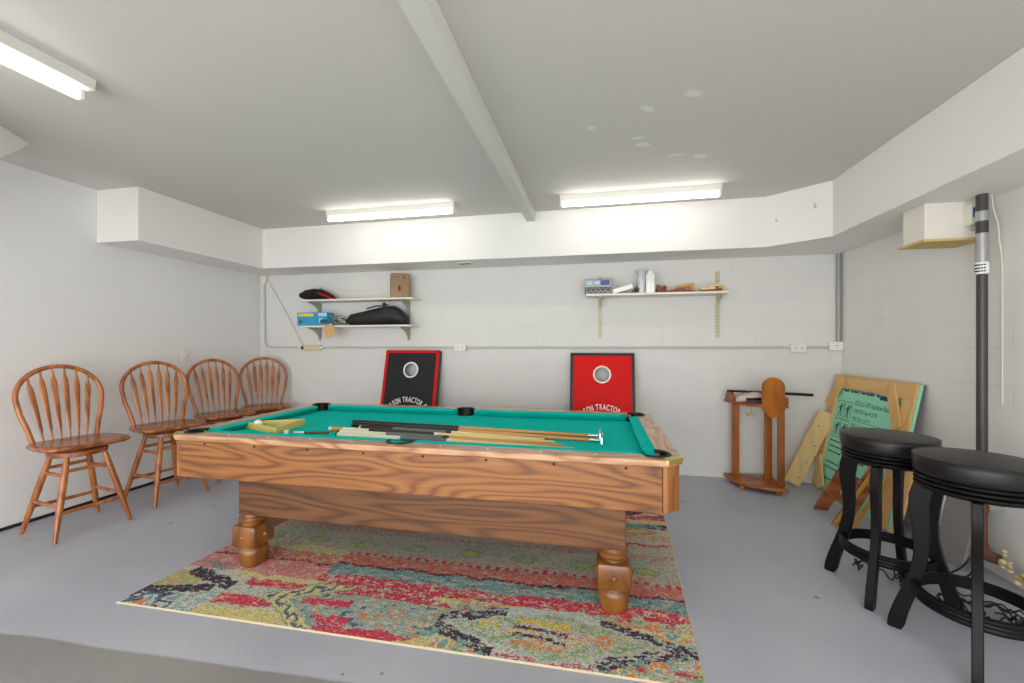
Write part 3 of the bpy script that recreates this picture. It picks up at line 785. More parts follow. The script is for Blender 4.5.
def chair_top(t, sw):
    """the seat and back, turned by sw on the base"""
    Mz = Matrix.Rotation(sw, 4, 'Z')
    # seat: shield shape, dished
    def half(a):  # outline radius
        pass
    out = []
    for k in range(48):
        a = 2*PI*k/48; c, s = math.cos(a), math.sin(a)
        n = 4.2
        r = 1/((abs(c)/.215)**n+(abs(s)/.250)**n)**(1/n)
        x, y = r*c, r*s
        if x < 0: y *= 1-.10*(-x/.225)
        out.append((x+.02, y))
    m = MB(); rings = []
    for f, z in ((.955, .614), (1, .624), (1, .636), (.965, .646), (.8, .646), (.55, .640), (.25, .637)):
        rings.append([m.bm.verts.new(Mz @ Vector((.02+(x-.02)*f, y*f, z))) for x, y in out])
    for a, b in zip(rings, rings[1:]):
        for k in range(48): m.bm.faces.new((a[k], a[(k+1) % 48], b[(k+1) % 48], b[k]))
    m.bm.faces.new(rings[0][::-1]); m.bm.faces.new(rings[-1])
    m.build('seat', M['chair_seat'], t, smooth=50)
    # hoop back: y across, z up, leaning back to -x
    zt, zb = 1.185, .640
    def lean(z): return -.155-.115*((z-zb)/(zt-zb))
    pts = []
    foot = .176
    N = 40
    for k in range(N+1):
        u = -1+2*k/N
        # upper arch: ellipse; lower: straight taper into the seat
        th = (1-abs(u))*PI/2*1.0
    arc = []
    R0 = .240; zc = .965; H0 = zt-zc
    for k in range(31):
        a = PI*1.06*(k/30)-PI*.03
        arc.append((R0*math.cos(a), zc+H0*math.sin(a)))
    right = [(foot, zb-.01), (foot+.022, zb+.10), (foot+.050, zb+.21)]
    path = right+arc+[(-y, z) for y, z in reversed(right)]
    m = MB(); m.tube([Mz @ Vector((lean(z), y, z)) for y, z in path], .0165, 10); m.build('back_hoop', M['chair'], t, smooth=60)
    for k in range(6):
        f = (k-2.5)/2.5
        y0, y1 = f*.120, f*.170
        z1 = zc+H0*math.sqrt(max(0, 1-(y1/R0)**2))-.004
        m = MB(); pp = []; rr = []
        for s, wd in ((0, .006), (.12, .0065), (.2, .012), (.45, .0165), (.74, .0195), (.82, .017), (.9, .0075), (1, .006)):
            z = zb-.008+(z1-zb+.008)*s; pp.append(Mz @ Vector((lean(z), y0+(y1-y0)*s, z))); rr.append(wd)
        # flat slats: wide across, thin front to back
        ring = []
        for p_, wd in zip(pp, rr):
            ux = (Mz @ Vector((1, 0, 0))); uy = (Mz @ Vector((0, 1, 0)))
            th = min(wd, .0065)
            ring.append([m.bm.verts.new(p_+uy*wd*math.cos(q*PI/4)+ux*th*math.sin(q*PI/4)) for q in range(8)])
        for a, b in zip(ring, ring[1:]):
            for q in range(8): m.bm.faces.new((a[q], a[(q+1) % 8], b[(q+1) % 8], b[q]))
        m.bm.faces.new(ring[0][::-1]); m.bm.faces.new(ring[-1])
        m.build('spindle', M['chair'], t, smooth=60)
chairs = ((-3.775, 2.39, -9, 0, 'wooden hoop-back swivel chair nearest the viewer, fully in view left of the table'),
          (-3.765, 3.035, -9, -9, 'wooden hoop-back swivel chair whose seat is partly behind the table corner, second along the wall'),
          (-3.80, 3.65, -8, -12, 'wooden hoop-back swivel chair below the light switch, third along the wall'),
          (-3.775, 4.185, -8, -34, 'wooden hoop-back swivel chair in the rear corner below the conduit bend'))
base = make_chair(chairs[0][4])
roots = [base]
for c in chairs[1:]: roots.append(copy_tree(base))
for r_, c in zip(roots, chairs):
    r_.location = (c[0], c[1], 0); r_.rotation_euler.z = R(c[2]); r_['label'] = c[4]
    chair_top(r_, R(c[3]))

# ------------------------------------------------------------------ cornhole boards
def cornhole(x0, x1, ztop, face, frame, label, lean=.30, sidecol='blackpaint'):
    W = x1-x0; Lb = math.sqrt(ztop**2+lean**2)
    t = thing('cornhole_board', label, 'cornhole board', ((x0+x1)/2, YR-lean-.075, 0), 0, 'cornhole boards leaning on the rear wall')
    # local board plane: u across, v up the slope, w out of the face
    ang = math.atan2(ztop, lean)
    Mx = Matrix.Rotation(ang, 4, 'X')
    m = MB(); hv = Lb-.23; r = .078
    # face panel with a round hole
    n = 40
    circ = [m.bm.verts.new(Mx @ Vector((r*math.cos(2*PI*k/n), hv+r*math.sin(2*PI*k/n), .0))) for k in range(n)]
    def sq(a):
        c, s = math.cos(a), math.sin(a); hw = W/2-.003; k = min(hw/abs(c) if abs(c) > 1e-6 else 9, (.225 if s > 0 else .30)/abs(s) if abs(s) > 1e-6 else 9); return (k*c, hv+k*s)
    sqv = []
    angs = [2*PI*k/n for k in range(n)]
    for a in angs:
        x, y = sq(a); sqv.append(m.bm.verts.new(Mx @ Vector((x, y, 0))))
    for k in range(n): m.bm.faces.new((circ[k], sqv[k], sqv[(k+1) % n], circ[(k+1) % n]))
    hw = W/2-.003
    for sx, sy in ((1, .225), (-1, .225), (1, -.30), (-1, -.30)):
        # corner fill triangles
        cand = [v for v, a in zip(sqv, angs) if math.cos(a)*sx > 0 and math.sin(a)*sy > 0]
        ys = [(v, a) for v, a in zip(sqv, angs)]
        cv = m.bm.verts.new(Mx @ Vector((sx*hw, hv+sy, 0)))
        best = None
        for k in range(n):
            a0, a1 = angs[k], angs[(k+1) % n]+(2*PI if k == n-1 else 0)
            ca = math.atan2(sy, sx*hw) % (2*PI)
            if a0 <= ca <= a1: best = (sqv[k], sqv[(k+1) % n])
        if best: m.bm.faces.new((best[0], cv, best[1]))
    v0 = hv-.30
    m.face([Mx @ Vector(p) for p in ((-hw, 0, 0), (hw, 0, 0), (hw, v0, 0), (-hw, v0, 0))])
    m.build('face', M[face], t)
    # border on the face and side rails behind it
    b = MB(); bw = .032
    for c, d in (((-W/2+bw/2, Lb/2, .001), (bw, Lb, .006)), ((W/2-bw/2, Lb/2, .001), (bw, Lb, .006)), ((0, Lb-bw/2, .001), (W, bw, .006)), ((0, bw/2, .001), (W, bw, .006))):
        b.box(c, d)
    bmesh.ops.transform(b.bm, matrix=Mx, verts=b.bm.verts); b.build('border', M[frame], t)
    b = MB()
    for c, d in (((-W/2+.009, Lb/2, -.04), (.018, Lb-.002, .075)), ((W/2-.009, Lb/2, -.04), (.018, Lb-.002, .075)), ((0, Lb-.01, -.04), (W-.036, .018, .075)), ((0, .01, -.04), (W-.036, .018, .075))):
        b.box(c, d)
    bmesh.ops.transform(b.bm, matrix=Mx, verts=b.bm.verts); b.build('side_frame', M[sidecol], t)
    g = MB(); ro, ri = .092, .077
    rings = [[g.bm.verts.new(Mx @ Vector((q*math.cos(2*PI*k/n), hv+q*math.sin(2*PI*k/n), z))) for k in range(n)] for q, z in ((ro, .0008), (ro, .003), (ri, .003), (ri, -.012))]
    for A, B in zip(rings, rings[1:]):
        for k in range(n): g.bm.faces.new((A[k], A[(k+1) % n], B[(k+1) % n], B[k]))
    g.build('hole_ring', M['white'], t)
    # arched lettering
    g = MB(); txt = 'MASON TRACTOR CO'; Rr = .31; cv = hv-.365-Rr
    wd = {'M': 1.25, 'I': .5, ' ': .55}
    tot = sum(wd.get(c, 1) for c in txt); step = .0335
    pos = -tot/2
    for c in txt:
        w_ = wd.get(c, 1); mid = pos+w_/2; pos += w_
        if c == ' ': continue
        a = mid*step/Rr
        Ml = Mx @ Matrix.Translation((Rr*math.sin(a), cv+Rr*math.cos(a), .0015)) @ Matrix.Rotation(-a, 4, 'Z')
        text_mesh(g, c, .082, Ml, .0008, .0024, 'CENTER', .56)
    g.build('lettering', M['white'], t)
    return t
cornhole(-2.435, -1.775, 1.285, 'charcoal', 'red', 'charcoal cornhole board with red border leaning on the wall below the two-tier shelf')
cornhole(-.29, .37, 1.262, 'red', 'blackpaint', 'red cornhole board with black border leaning on the wall below the single shelf')

# ------------------------------------------------------------------ wall shelves
def bracket(m, x, z, depth, h, y=YR):
    prof = [(0, 0), (depth, 0), (depth, -.018)]
    for k in range(9):
        a = k/8*PI/2; prof.append((depth-(depth-.02)*math.sin(a), -.018-(h-.018)*(1-math.cos(a))))
    prof += [(0, -h)]
    m.prism([(p[0], p[1]) for p in prof][::-1], (-.008, .008), Matrix(((0, 0, 1, x), (-1, 0, 0, y-.012), (0, 1, 0, z), (0, 0, 0, 1))))
def standard(x, z0, z1, t, mt, holes=True):
    wd = .038 if mt == 'standard' else .028; m = MB(); m.box((x, YR-.007, (z0+z1)/2), (wd, .012, z1-z0)); o = m.build('upright', M[mt], t, world=True)
    if holes:
        h = MB(); z = z0+.03
        while z < z1-.02:
            for dx in (-.008, .008): h.box((x+dx, YR-.0135, z), (.004, .002, .014))
            z += .032
        h.build('slots', M['darkgrey'], o, world=True)
SY = 4.35
t = thing('shelf_unit', 'two-tier white wall shelf on two uprights, left part of the rear wall', 'shelf', (-2.79, YR, 1.43))
standard(-3.36, 1.43, 2.055, t, 'bracket'); standard(-2.185, 1.415, 2.06, t, 'bracket')
for z, xa, xb in ((1.872, -3.46, -2.03), (1.565, -3.45, -2.05)):
    m = MB(); m.box(((xa+xb)/2, (SY+YR-.014)/2, z), (xb-xa, YR-.014-SY, .02)); m.build('board', M['shelf'], t, world=True, bevel=.002)
    for x in (-3.36, -2.185):
        m = MB(); bracket(m, x, z-.0105, .22, .155); m.build('bracket', M['bracket'], t, world=True)
t = thing('shelf_unit', 'single white wall shelf on two slotted uprights, above the red board', 'shelf', (.58, YR, 1.43))
standard(.02, 1.42, 2.08, t, 'standard'); standard(1.19, 1.42, 2.095, t, 'standard')
m = MB(); m.box((.56, (SY+YR-.014)/2, 1.858), (1.36, YR-.014-SY, .02)); m.build('board', M['shelf'], t, world=True, bevel=.002)
for x in (.02, 1.19):
    m = MB(); bracket(m, x, 1.8475, .2, .12); m.build('bracket', M['standard'], t, world=True)
Z1, Z2, Z3 = 1.8825, 1.5755, 1.8685
# black cap-like bag with red edge
def blob(profile, seg=20):
    """profile: list of (x, y, z, ry, rz) cross sections along x -> closed lofted body"""
    m = MB(); rings = []
    for x, y, z, ry, rz in profile:
        rings.append([m.bm.verts.new((x, y+ry*math.cos(2*PI*k/seg)*(1+.06*math.sin(3*k+x*30)), z+rz*math.sin(2*PI*k/seg)*(1+.05*math.sin(2*k+x*22)))) for k in range(seg)])
    for a, b in zip(rings, rings[1:]):
        for k in range(seg): m.bm.faces.new((a[k], a[(k+1) % seg], b[(k+1) % seg], b[k]))
    m.bm.faces.new(rings[0][::-1]); m.bm.faces.new(rings[-1]); return m
t = thing('cloth_bag', 'flat black cloth bag with a red edge on the left end of the upper tier', 'bag', (-3.30, 4.46, Z1))
blob([(-3.53, 4.45, Z1+.055, .02, .012), (-3.50, 4.45, Z1+.058, .07, .035), (-3.42, 4.45, Z1+.066, .10, .062), (-3.32, 4.45, Z1+.070, .10, .068), (-3.22, 4.45, Z1+.062, .10, .060), (-3.13, 4.45, Z1+.038, .09, .036), (-3.09, 4.45, Z1+.02, .06, .018)]).build('body', M['cap'], t, smooth=60, world=True)
m = MB(); m.tube([(-3.22, 4.352, Z1+.075), (-3.14, 4.358, Z1+.045), (-3.07, 4.372, Z1+.013), (-3.05, 4.40, Z1+.008)], [.004, .009, .009, .005], 8); m.build('edge', M['red'], t, smooth=60, world=True)
# carton on the right of the upper tier
t = thing('carton', 'brown cardboard box standing on the right end of the upper tier', 'box', (-2.235, 4.455, Z1), R(31))
m = MB(); m.box((0, 0, .136), (.205, .12, .27)); m.build('body', M['card'], t, bevel=.003)
m = MB(); m.box((-.1035, 0, .13), (.002, .09, .20)); m.build('side_print', M['cardred'], t)
m = MB(); m.box((.045, -.061, .235), (.02, .002, .022)); m.box((-.01, -.061, .11), (.03, .002, .06)); m.box((-.035, -.061, .238), (.06, .002, .006)); m.build('print', plain('carton_print', (92, 66, 48), .7), t)
for sg in (-1, 1):
    m = MB(); m.box((0, sg*.033, .274), (.202, .056, .004), Matrix.Rotation(sg*.05, 3, 'X')); m.build('flap', M['card'], t)
# blue carton on the lower tier
t = thing('carton', 'blue printed box with a yellow band on the left end of the lower tier', 'box', (-3.30, 4.42, Z2))
m = MB(); m.box((-3.305, 4.425, Z2+.077), (.40, .13, .153)); m.build('body', M['blue'], t, world=True, bevel=.002)
m = MB(); m.box((-3.385, 4.359, Z2+.125), (.20, .002, .032)); m.build('band', M['yellow'], t, world=True)
m = MB(); m.box((-3.165, 4.359, Z2+.128), (.11, .002, .04)); m.box((-3.19, 4.359, Z2+.06), (.04, .002, .05)); m.build('print', M['paleblue'], t, world=True)
m = MB(); m.box((-3.15, 4.3585, Z2+.048), (.09, .002, .045)); m.box((-3.46, 4.3585, Z2+.045), (.035, .002, .035)); m.build('picture', M['darkgrey'], t, world=True)
# hanging tan tag
t = thing('cardboard_tag', 'tan cardboard tag hanging over the lower tier edge beside the blue box', 'tag', (-3.05, 4.33, 1.42))
m = MB(); m.box((-3.06, 4.335, 1.512), (.135, .006, .145), Matrix.Rotation(R(-24), 3, 'Y')); m.build('card', M['tan'], t, world=True)
m = MB(); m.tube([(-3.07, 4.335, 1.575), (-3.05, 4.342, 1.59), (-3.03, 4.38, 1.585)], .002, 6); m.build('string', M['greystrap'], t, world=True)
# duffel and straps
t = thing('duffel_bag', 'long black nylon bag lying on the lower tier', 'bag', (-2.5, 4.46, Z2))
blob([(-2.90, 4.45, Z2+.05, .03, .03), (-2.84, 4.45, Z2+.068, .075, .066), (-2.70, 4.45, Z2+.080, .095, .078), (-2.55, 4.45, Z2+.095, .10, .093), (-2.42, 4.45, Z2+.110, .105, .108), (-2.30, 4.45, Z2+.112, .105, .110), (-2.22, 4.45, Z2+.090, .10, .088), (-2.15, 4.45, Z2+.06, .08, .058), (-2.13, 4.45, Z2+.045, .04, .035)], 22).build('body', M['duffel'], t, smooth=60, world=True)
m = MB(); m.tube([(-2.62, 4.40, Z2+.19), (-2.5, 4.38, Z2+.215), (-2.42, 4.39, Z2+.22), (-2.36, 4.42, Z2+.235)], .008, 8); m.sphere((-2.40, 4.40, Z2+.24), .02, 10); m.build('handle', M['duffel'], t, smooth=60, world=True)
m = MB(); m.tube([(-2.33, 4.352, Z2+.02), (-2.29, 4.35, Z2+.11), (-2.27, 4.40, Z2+.2)], .005, 6); m.build('seam', M['cap'], t, smooth=60, world=True)
for i, (pts, lab, mt) in enumerate(((((-3.09, 4.40, Z2+.12), (-3.02, 4.38, Z2+.08), (-2.95, 4.40, Z2+.05), (-2.89, 4.39, Z2+.095), (-3.0, 4.43, Z2+.115), (-3.06, 4.41, Z2+.05), (-2.97, 4.37, Z2+.02)), 'grey webbing strap loosely looped between blue box and black bag', 'greystrap'),
                                   (((-3.07, 4.46, Z2+.07), (-3.0, 4.45, Z2+.03), (-2.93, 4.47, Z2+.02), (-2.91, 4.44, Z2+.06), (-2.99, 4.47, Z2+.09)), 'dark cord coiled behind the grey strap on the lower tier', 'cap'))):
    m = MB(); m.tube(smooth_path(pts), [(.013, .005)]*(5*(len(pts)-1)+1), 8); single(m, 'strap' if i == 0 else 'cord', M[mt], lab, 'strap' if i == 0 else 'cord', (-3.0, 4.42, Z2), smooth=60)
# right shelf contents
t = thing('clock_radio', 'silver boxy radio with a blue panel on the left end of the single shelf', 'radio', (0, 4.44, Z3))
m = MB(); m.box((0, 4.44, Z3+.076), (.28, .14, .152), bev=.006); m.build('body', M['silver'], t, world=True)
m = MB(); m.box((.07, 4.368, Z3+.115), (.09, .003, .05)); m.build('display', M['panelblue'], t, world=True)
m = MB(); m.box((-.085, 4.368, Z3+.115), (.05, .003, .035)); m.box((-.01, 4.368, Z3+.115), (.05, .003, .03)); m.build('buttons', M['paleblue'], t, world=True)
m = MB()
m.box((0, 4.368, Z3+.04), (.26, .003, .06))
m.build('speaker_grille', M['darkgrey'], t, world=True)
m = MB()
for k in range(5): m.lathe([(.018, 0), (.024, .002), (.018, .003)], 12, Matrix.Translation((-.10+.05*k, 4.3665, Z3+.04)) @ Matrix.Rotation(PI/2, 4, 'X'))
m.build('grille_rings', M['silver'], t, world=True)
single(MB().box((.245, 4.43, Z3+.049), (.205, .08, .045), Matrix.Rotation(R(-15), 3, 'Y'), bev=.003), 'white_box', M['white'], 'slim white box tilted beside the silver radio', 'box', (.245, 4.43, Z3))
m = MB()
for k in range(7):
    x = .33+.014*k; m.tube([(x, 4.40, Z3+.01), (x+.02, 4.39, Z3+.03+.02*(k % 3)), (x+.05, 4.42, Z3+.045), (x+.03, 4.46, Z3+.02)], .006, 6)
single(m, 'cable_bundle', M['darkgrey'], 'dark bundle of cable between the white box and the plastic bag', 'cable', (.38, 4.42, Z3), smooth=60)
t = thing('dispenser_bottle', 'tall white bottle in a clear crumpled bag on the single shelf', 'bottle', (.51, 4.43, Z3))
m = MB(); m.box((.515, 4.43, Z3+.10), (.085, .07, .20), bev=.012); m.box((.515, 4.43, Z3+.215), (.05, .04, .03), bev=.008); m.build('body', M['white'], t, world=True, smooth=40)
m = MB(); rings = []
for z, rx, ry in ((.002, .035, .05), (.08, .04, .055), (.16, .042, .05), (.2, .038, .04), (.235, .05, .035), (.245, .045, .02)):
    rings.append([m.bm.verts.new((.43+rx*math.cos(2*PI*k/14)*(1+.2*math.sin(5*k+z*40)), 4.43+ry*math.sin(2*PI*k/14), Z3+z+.008*math.sin(3*k))) for k in range(14)])
for z in range(5):
    for k in range(14): m.bm.faces.new((rings[z][k], rings[z][(k+1) % 14], rings[z+1][(k+1) % 14], rings[z+1][k]))
bmm = M['clearbag']; bb = bmm.node_tree.nodes['Principled BSDF']; bb.inputs['Transmission Weight'].default_value = .0
m.build('bag', bmm, t, smooth=60, world=True)
single(MB().box((.62, 4.43, Z3+.025), (.09, .07, .045), Matrix.Rotation(.2, 3, 'Z'), bev=.006).box((.60, 4.42, Z3+.062), (.05, .05, .03), Matrix.Rotation(.5, 3, 'Y'), bev=.006).sphere((.655, 4.43, Z3+.056), .02, 10), 'brown_block', M['brown'], 'small brown wooden block pile right of the white bottle', 'block', (.62, 4.43, Z3), smooth=40)
single(MB().prism([(-.15, 0), (.16, 0), (.15, .012), (.02, .042), (-.02, .04), (-.15, .01)], (-.03, .03), Matrix(((1, 0, 0, .80), (0, 0, -1, 4.43), (0, 1, 0, Z3), (0, 0, 0, 1)))), 'wood_wedge', M['brown'], 'long reddish brown wooden wedge lying on the single shelf', 'wedge', (.80, 4.43, Z3))
single(MB().bar((.775, 4.50, Z3+.058), (.94, 4.50, Z3+.085), .05, .03, bev=.006).box((.92, 4.50, Z3+.035), (.03, .04, .068)), 'amber_handle', M['amber'], 'amber coloured wooden handle lying behind the brown wedge', 'handle', (.86, 4.50, Z3))
for i, (x, z, dx, rt, mt, lab) in enumerate(((1.08, .012, .2, .0, 'brown', 'thin dark strip at the bottom of the offcut pile on the single shelf'), (1.06, .034, .13, -.1, 'cream', 'pale cream offcut lying across the dark strip at the right shelf end'), (1.12, .062, .12, -.3, 'cream', 'pale cream offcut on top of the pile at the right shelf end'), (1.175, .04, .06, .3, 'amber', 'short amber offcut at the right end of the pile'))):
    single(MB().box((x, 4.44, Z3+z), (dx, .06, .020), Matrix.Rotation(rt*.6, 3, 'Y'), bev=.003), 'wood_offcut', M[mt], lab, 'offcut', (x, 4.44, Z3), group='offcuts on the single shelf')

# ------------------------------------------------------------------ conduit and boxes on the walls
ZK = 1.315
yk = YR-.016
m = MB(); m.tube([(-4.16, yk, 2.225), (-4.155, yk, 1.42), (-4.145, yk, 1.37), (-4.11, yk, 1.33), (-4.06, yk, 1.318), (-3.62, yk, 1.316), (2.25, yk, ZK+.008)], .0105, 10)
single(m, 'conduit', M['conduit'], 'thin painted conduit running along the rear wall at switch height', 'conduit', (-4.0, yk, 1.31), smooth=60)
m = MB(); m.tube([(XR-.03, yk, 1.37), (XR-.03, yk, 2.226)], .021, 14)
single(m, 'conduit', M['galv'], 'thick grey vertical conduit in the right rear corner', 'conduit', (XR-.03, yk, 1.36), smooth=60)
single(MB().box((-4.145, YR-.03, 2.185), (.075, .055, .075), bev=.005).lathe([(.012, 0), (.02, .01), (.02, .04)], 12, Matrix.Translation((-4.158, yk, 2.12))), 'junction_box', M['plastic'], 'small box under the soffit on top of the left vertical conduit', 'junction box', (-4.145, YR, 2.15))
t = thing('junction_box', 'long ivory junction fitting on the conduit below the two-tier shelf', 'junction box', (-3.48, YR, 1.31))
m = MB(); m.box((-3.475, YR-.024, 1.312), (.28, .046, .062), bev=.008); m.build('body', M['beige'], t, world=True)
m = MB(); m.lathe([(.0, 0), (.019, 0), (.019, .003), (.0, .003)], 14, Matrix.Translation((-3.585, YR-.047, 1.312)) @ Matrix.Rotation(PI/2, 4, 'X')); m.build('knockout', M['hole'], t, world=True)
for s in (-1, 1):
    m = MB(); m.lathe([(.012, 0), (.021, 0), (.021, .03), (.012, .03)], 14, Matrix.Translation((-3.475+s*.14-(0 if s > 0 else .03), YR-.024, 1.312)) @ Matrix.Rotation(PI/2, 4, 'Y')); m.build('collar', M['plastic'], t, world=True)
m = MB(); m.tube([(-4.09, YR-.005, 2.13), (-3.9, YR-.006, 1.84), (-3.76, YR-.006, 1.61), (-3.63, YR-.006, 1.38), (-3.60, YR-.012, 1.345)], .005, 6)
single(m, 'cord', M['conduit'], 'thin cream cord slanting down the wall left of the two-tier shelf', 'cord', (-4.09, YR, 2.13), smooth=60)
def outlet(x, label, wd=.135):
    t = thing('outlet_box', label, 'outlet', (x, YR, ZK), 0, 'outlet boxes on the rear conduit')
    m = MB(); m.box((x, YR-.026, ZK+.002), (wd, .05, .078), bev=.005); m.build('box', M['plastic'], t, world=True)
    m = MB()
    for s in (-1, 1):
        for dx in (-.007, .007): m.box((x+s*.028+dx, YR-.052, ZK+.006), (.003, .002, .014))
        m.box((x+s*.028, YR-.052, ZK-.010), (.006, .002, .006))
    m.build('sockets', M['darkgrey'], t, world=True)
outlet(-1.54, 'white outlet box on the conduit between the two cornhole boards')
outlet(1.912, 'white outlet box on the conduit above the corner rack')
t = thing('junction_box', 'white blank junction box on the conduit in the right corner', 'junction box', (XR-.045, YR, ZK))
m = MB(); m.box((XR-.062, YR-.028, ZK+.022), (.115, .054, .085), bev=.005); m.build('box', M['plastic'], t, world=True)
m = MB(); m.box((XR-.062, YR-.0565, ZK+.025), (.012, .003, .006)); m.build('screw', M['darkgrey'], t, world=True)
t = thing('light_switch', 'white switch plate on the left wall above the third chair', 'light switch', (XL, 3.60, 1.24))
m = MB(); m.box((XL+.004, 3.60, 1.238), (.006, .082, .125), bev=.002); m.build('plate', M['plastic'], t, world=True)
m = MB(); m.box((XL+.009, 3.60, 1.238), (.008, .016, .032), Matrix.Rotation(.2, 3, 'Y')); m.build('toggle', M['plastic'], t, world=True)
dd = Vector((XSR-1.476, 3.837-YS, 0)).normalized(); dn = Vector((dd.y, -dd.x, 0))
if dn.y > 0: dn = -dn
for i, (s, z, lab) in enumerate(((.09, 2.44, 'small bent hook low on the slanted soffit face'), (.375, 2.49, 'small upright hook on the slanted soffit face near its right corner'))):
    p_ = Vector((1.476, YS, z))+dd*s
    m = MB(); m.tube([p_, p_+dn*.02, p_+dn*.03+Vector((0, 0, -.008)), p_+dn*.034+Vector((0, 0, .012)), p_+dn*.036+Vector((0, 0, .03 if i else .012))], .0045, 6)
    single(m, 'wall_hook', M['conduit'], lab, 'hook', p_, group='hooks on the soffit', smooth=60)
t = thing('ceiling_vent', 'small grey vent under the rear soffit above the charcoal board', 'vent', (-1.42, 4.36, ZS))
m = MB(); m.box((-1.40, 4.30, ZS-.004), (.16, .07, .008)); m.build('frame', M['plastic'], t, world=True)
m = MB()
for k in range(4): m.box((-1.40, 4.276+.015*k, ZS-.009), (.13, .005, .003))
m.build('slats', M['darkgrey'], t, world=True)

# ------------------------------------------------------------------ corner cue rack
RC = Vector((1.655, 4.535, 0))
def rack_outline(k=1.0, n=18):
    pts = [(RC.x, RC.y), (RC.x-.425*k, RC.y)]
    for i in range(n+1):
        a = i/n*PI/2
        # superellipse front
        c, s = math.cos(a), math.sin(a); e_ = 2/2.35
        pts.append((RC.x-.425*k*c**e_, RC.y-.42*k*s**e_))
    return pts[::1]
t = thing('cue_rack', 'cherry coloured wooden corner cue rack standing against the rear wall', 'cue rack', (RC.x-.2, RC.y-.2, 0))
ol = rack_outline()
def plate(z0, z1, nm, mt):
    m = MB(); o2 = []
    for p_ in ol:
        if not o2 or (Vector(p_)-Vector(o2[-1])).length > 1e-4: o2.append(p_)
    m.prism(o2[::-1] if False else o2, (z0, z1)); return m.build(nm, M[mt], t, world=True, bevel=.006)
plate(.04, .068, 'base', 'rack'); plate(.785, .812, 'top', 'rack')
m = MB(); m.prism([(RC.x-.02, RC.y-.02), (RC.x-.02, RC.y-.30), (RC.x-.30, RC.y-.02)][::-1], (.0685, .072)); m.build('butt_rest', M['rack'], t, world=True)
for x, y in ((RC.x-.335, RC.y-.07), (RC.x-.065, RC.y-.125), (RC.x-.025, RC.y-.31)):
    m = MB(); m.box((x, y, (.068+.785)/2), (.066, .03, .717) if y > RC.y-.2 else (.045, .06, .717)); m.build('post', M['rack'], t, world=True, bevel=.004)
for x, y in ((RC.x-.34, RC.y-.28), (RC.x-.06, RC.y-.35), (RC.x-.36, RC.y-.05), (RC.x-.05, RC.y-.05)):
    m = MB(); m.lathe([(0, 0), (.02, 0), (.027, .012), (.027, .028), (.018, .04), (0, .04)], 16, Matrix.Translation((x, y, 0))); m.build('foot', M['rack'], t, smooth=50, world=True)
def paddle_poly(wd, zb, zt):
    pts = []
    for k in range(17):
        a = PI*k/16; pts.append((wd/2*math.cos(a), zt-wd/2+wd/2*math.sin(a)))
    pts += [(-wd/2, zb+.075), (-wd/2+.008, zb+.066), (-.052, zb+.040), (-.034, zb+.010), (0, zb), (.034, zb+.010), (.052, zb+.040), (wd/2-.008, zb+.066), (wd/2, zb+.075)]
    return pts
Mp = Matrix.Translation((1.52, 4.10, 0)) @ Matrix.Rotation(R(-22), 4, 'Z') @ Matrix(((1, 0, 0, 0), (0, 0, -1, 0), (0, 1, 0, 0), (0, 0, 0, 1)))
m = MB(); m.prism(paddle_poly(.178, .70, 1.06), (-.012, .012), Mp); pad = m.build('paddle', M['paddle'], t, world=True, bevel=.004)
m = MB(); m.lathe([(0, 0), (.006, 0), (.006, .003), (0, .003)], 10, Mp @ Matrix.Translation((0, .735, .012))); m.build('screw', M['hole'], pad, world=True)
Mq = Matrix.Translation((RC.x-.40, RC.y-.13, 0)) @ Matrix.Rotation(R(-80), 4, 'Z') @ Matrix(((1, 0, 0, 0), (0, 0, -1, 0), (0, 1, 0, 0), (0, 0, 0, 1)))
m = MB(); m.prism([(-.07, .812), (.07, .812), (.065, .86), (.03, .90), (-.03, .905), (-.065, .87)], (-.016, .016), Mq); m.build('cue_clip', M['rack'], t, world=True, bevel=.004)
m = MB(); m.box((RC.x-.012, RC.y-.34, .845), (.05, .09, .066), bev=.01); m.build('end_block', M['rack'], t, world=True)
m = MB(); m.tube([(1.375, 4.20, .785), (1.375, 4.20, .72)], .0045, 8)
for s in (-1, 1): m.tube([(1.375, 4.20, .72), (1.375+s*.02, 4.195, .70), (1.375+s*.038, 4.19, .705), (1.375+s*.04, 4.19, .73)], .005, 8)
m.build('hook', M['brass'], t, smooth=60, world=True)
t = thing('pool_cue', 'black stick lying across the top of the corner rack', 'pool cue', (1.25, 4.40, .905))
a_, b_ = Vector((1.215, 4.36, .908)), Vector((1.965, 4.44, .875))
m = MB(); m.tube([a_, a_+(b_-a_)*.5, b_], [.0095, .0125, .0145], 12); m.build('shaft', M['cueblack'], t, smooth=60, world=True)
m = MB(); m.tube([b_, b_+(b_-a_).normalized()*.02], [.0145, .013], 12); m.build('bumper', M['black'], t, smooth=60, world=True)
t = thing('table_brush', 'dark handled brush with pinkish cloth on the corner rack top', 'brush', (1.40, 4.25, .812))
m = MB(); m.box((1.42, 4.22, .852), (.17, .045, .022), Matrix.Rotation(-.06, 3, 'Y'), bev=.008); m.build('handle', M['cueblack'], t, world=True)
m = MB(); m.box((1.42, 4.22, .827), (.15, .038, .028)); m.build('bristles', M['pipebrown'], t, world=True)
blob([(1.27, 4.27, .835, .02, .02), (1.30, 4.27, .845, .05, .032), (1.36, 4.28, .855, .07, .042), (1.43, 4.29, .862, .07, .048), (1.49, 4.29, .855, .06, .042), (1.53, 4.29, .835, .02, .02)], 14).build('cloth', M['cloth'], t, smooth=60, world=True)

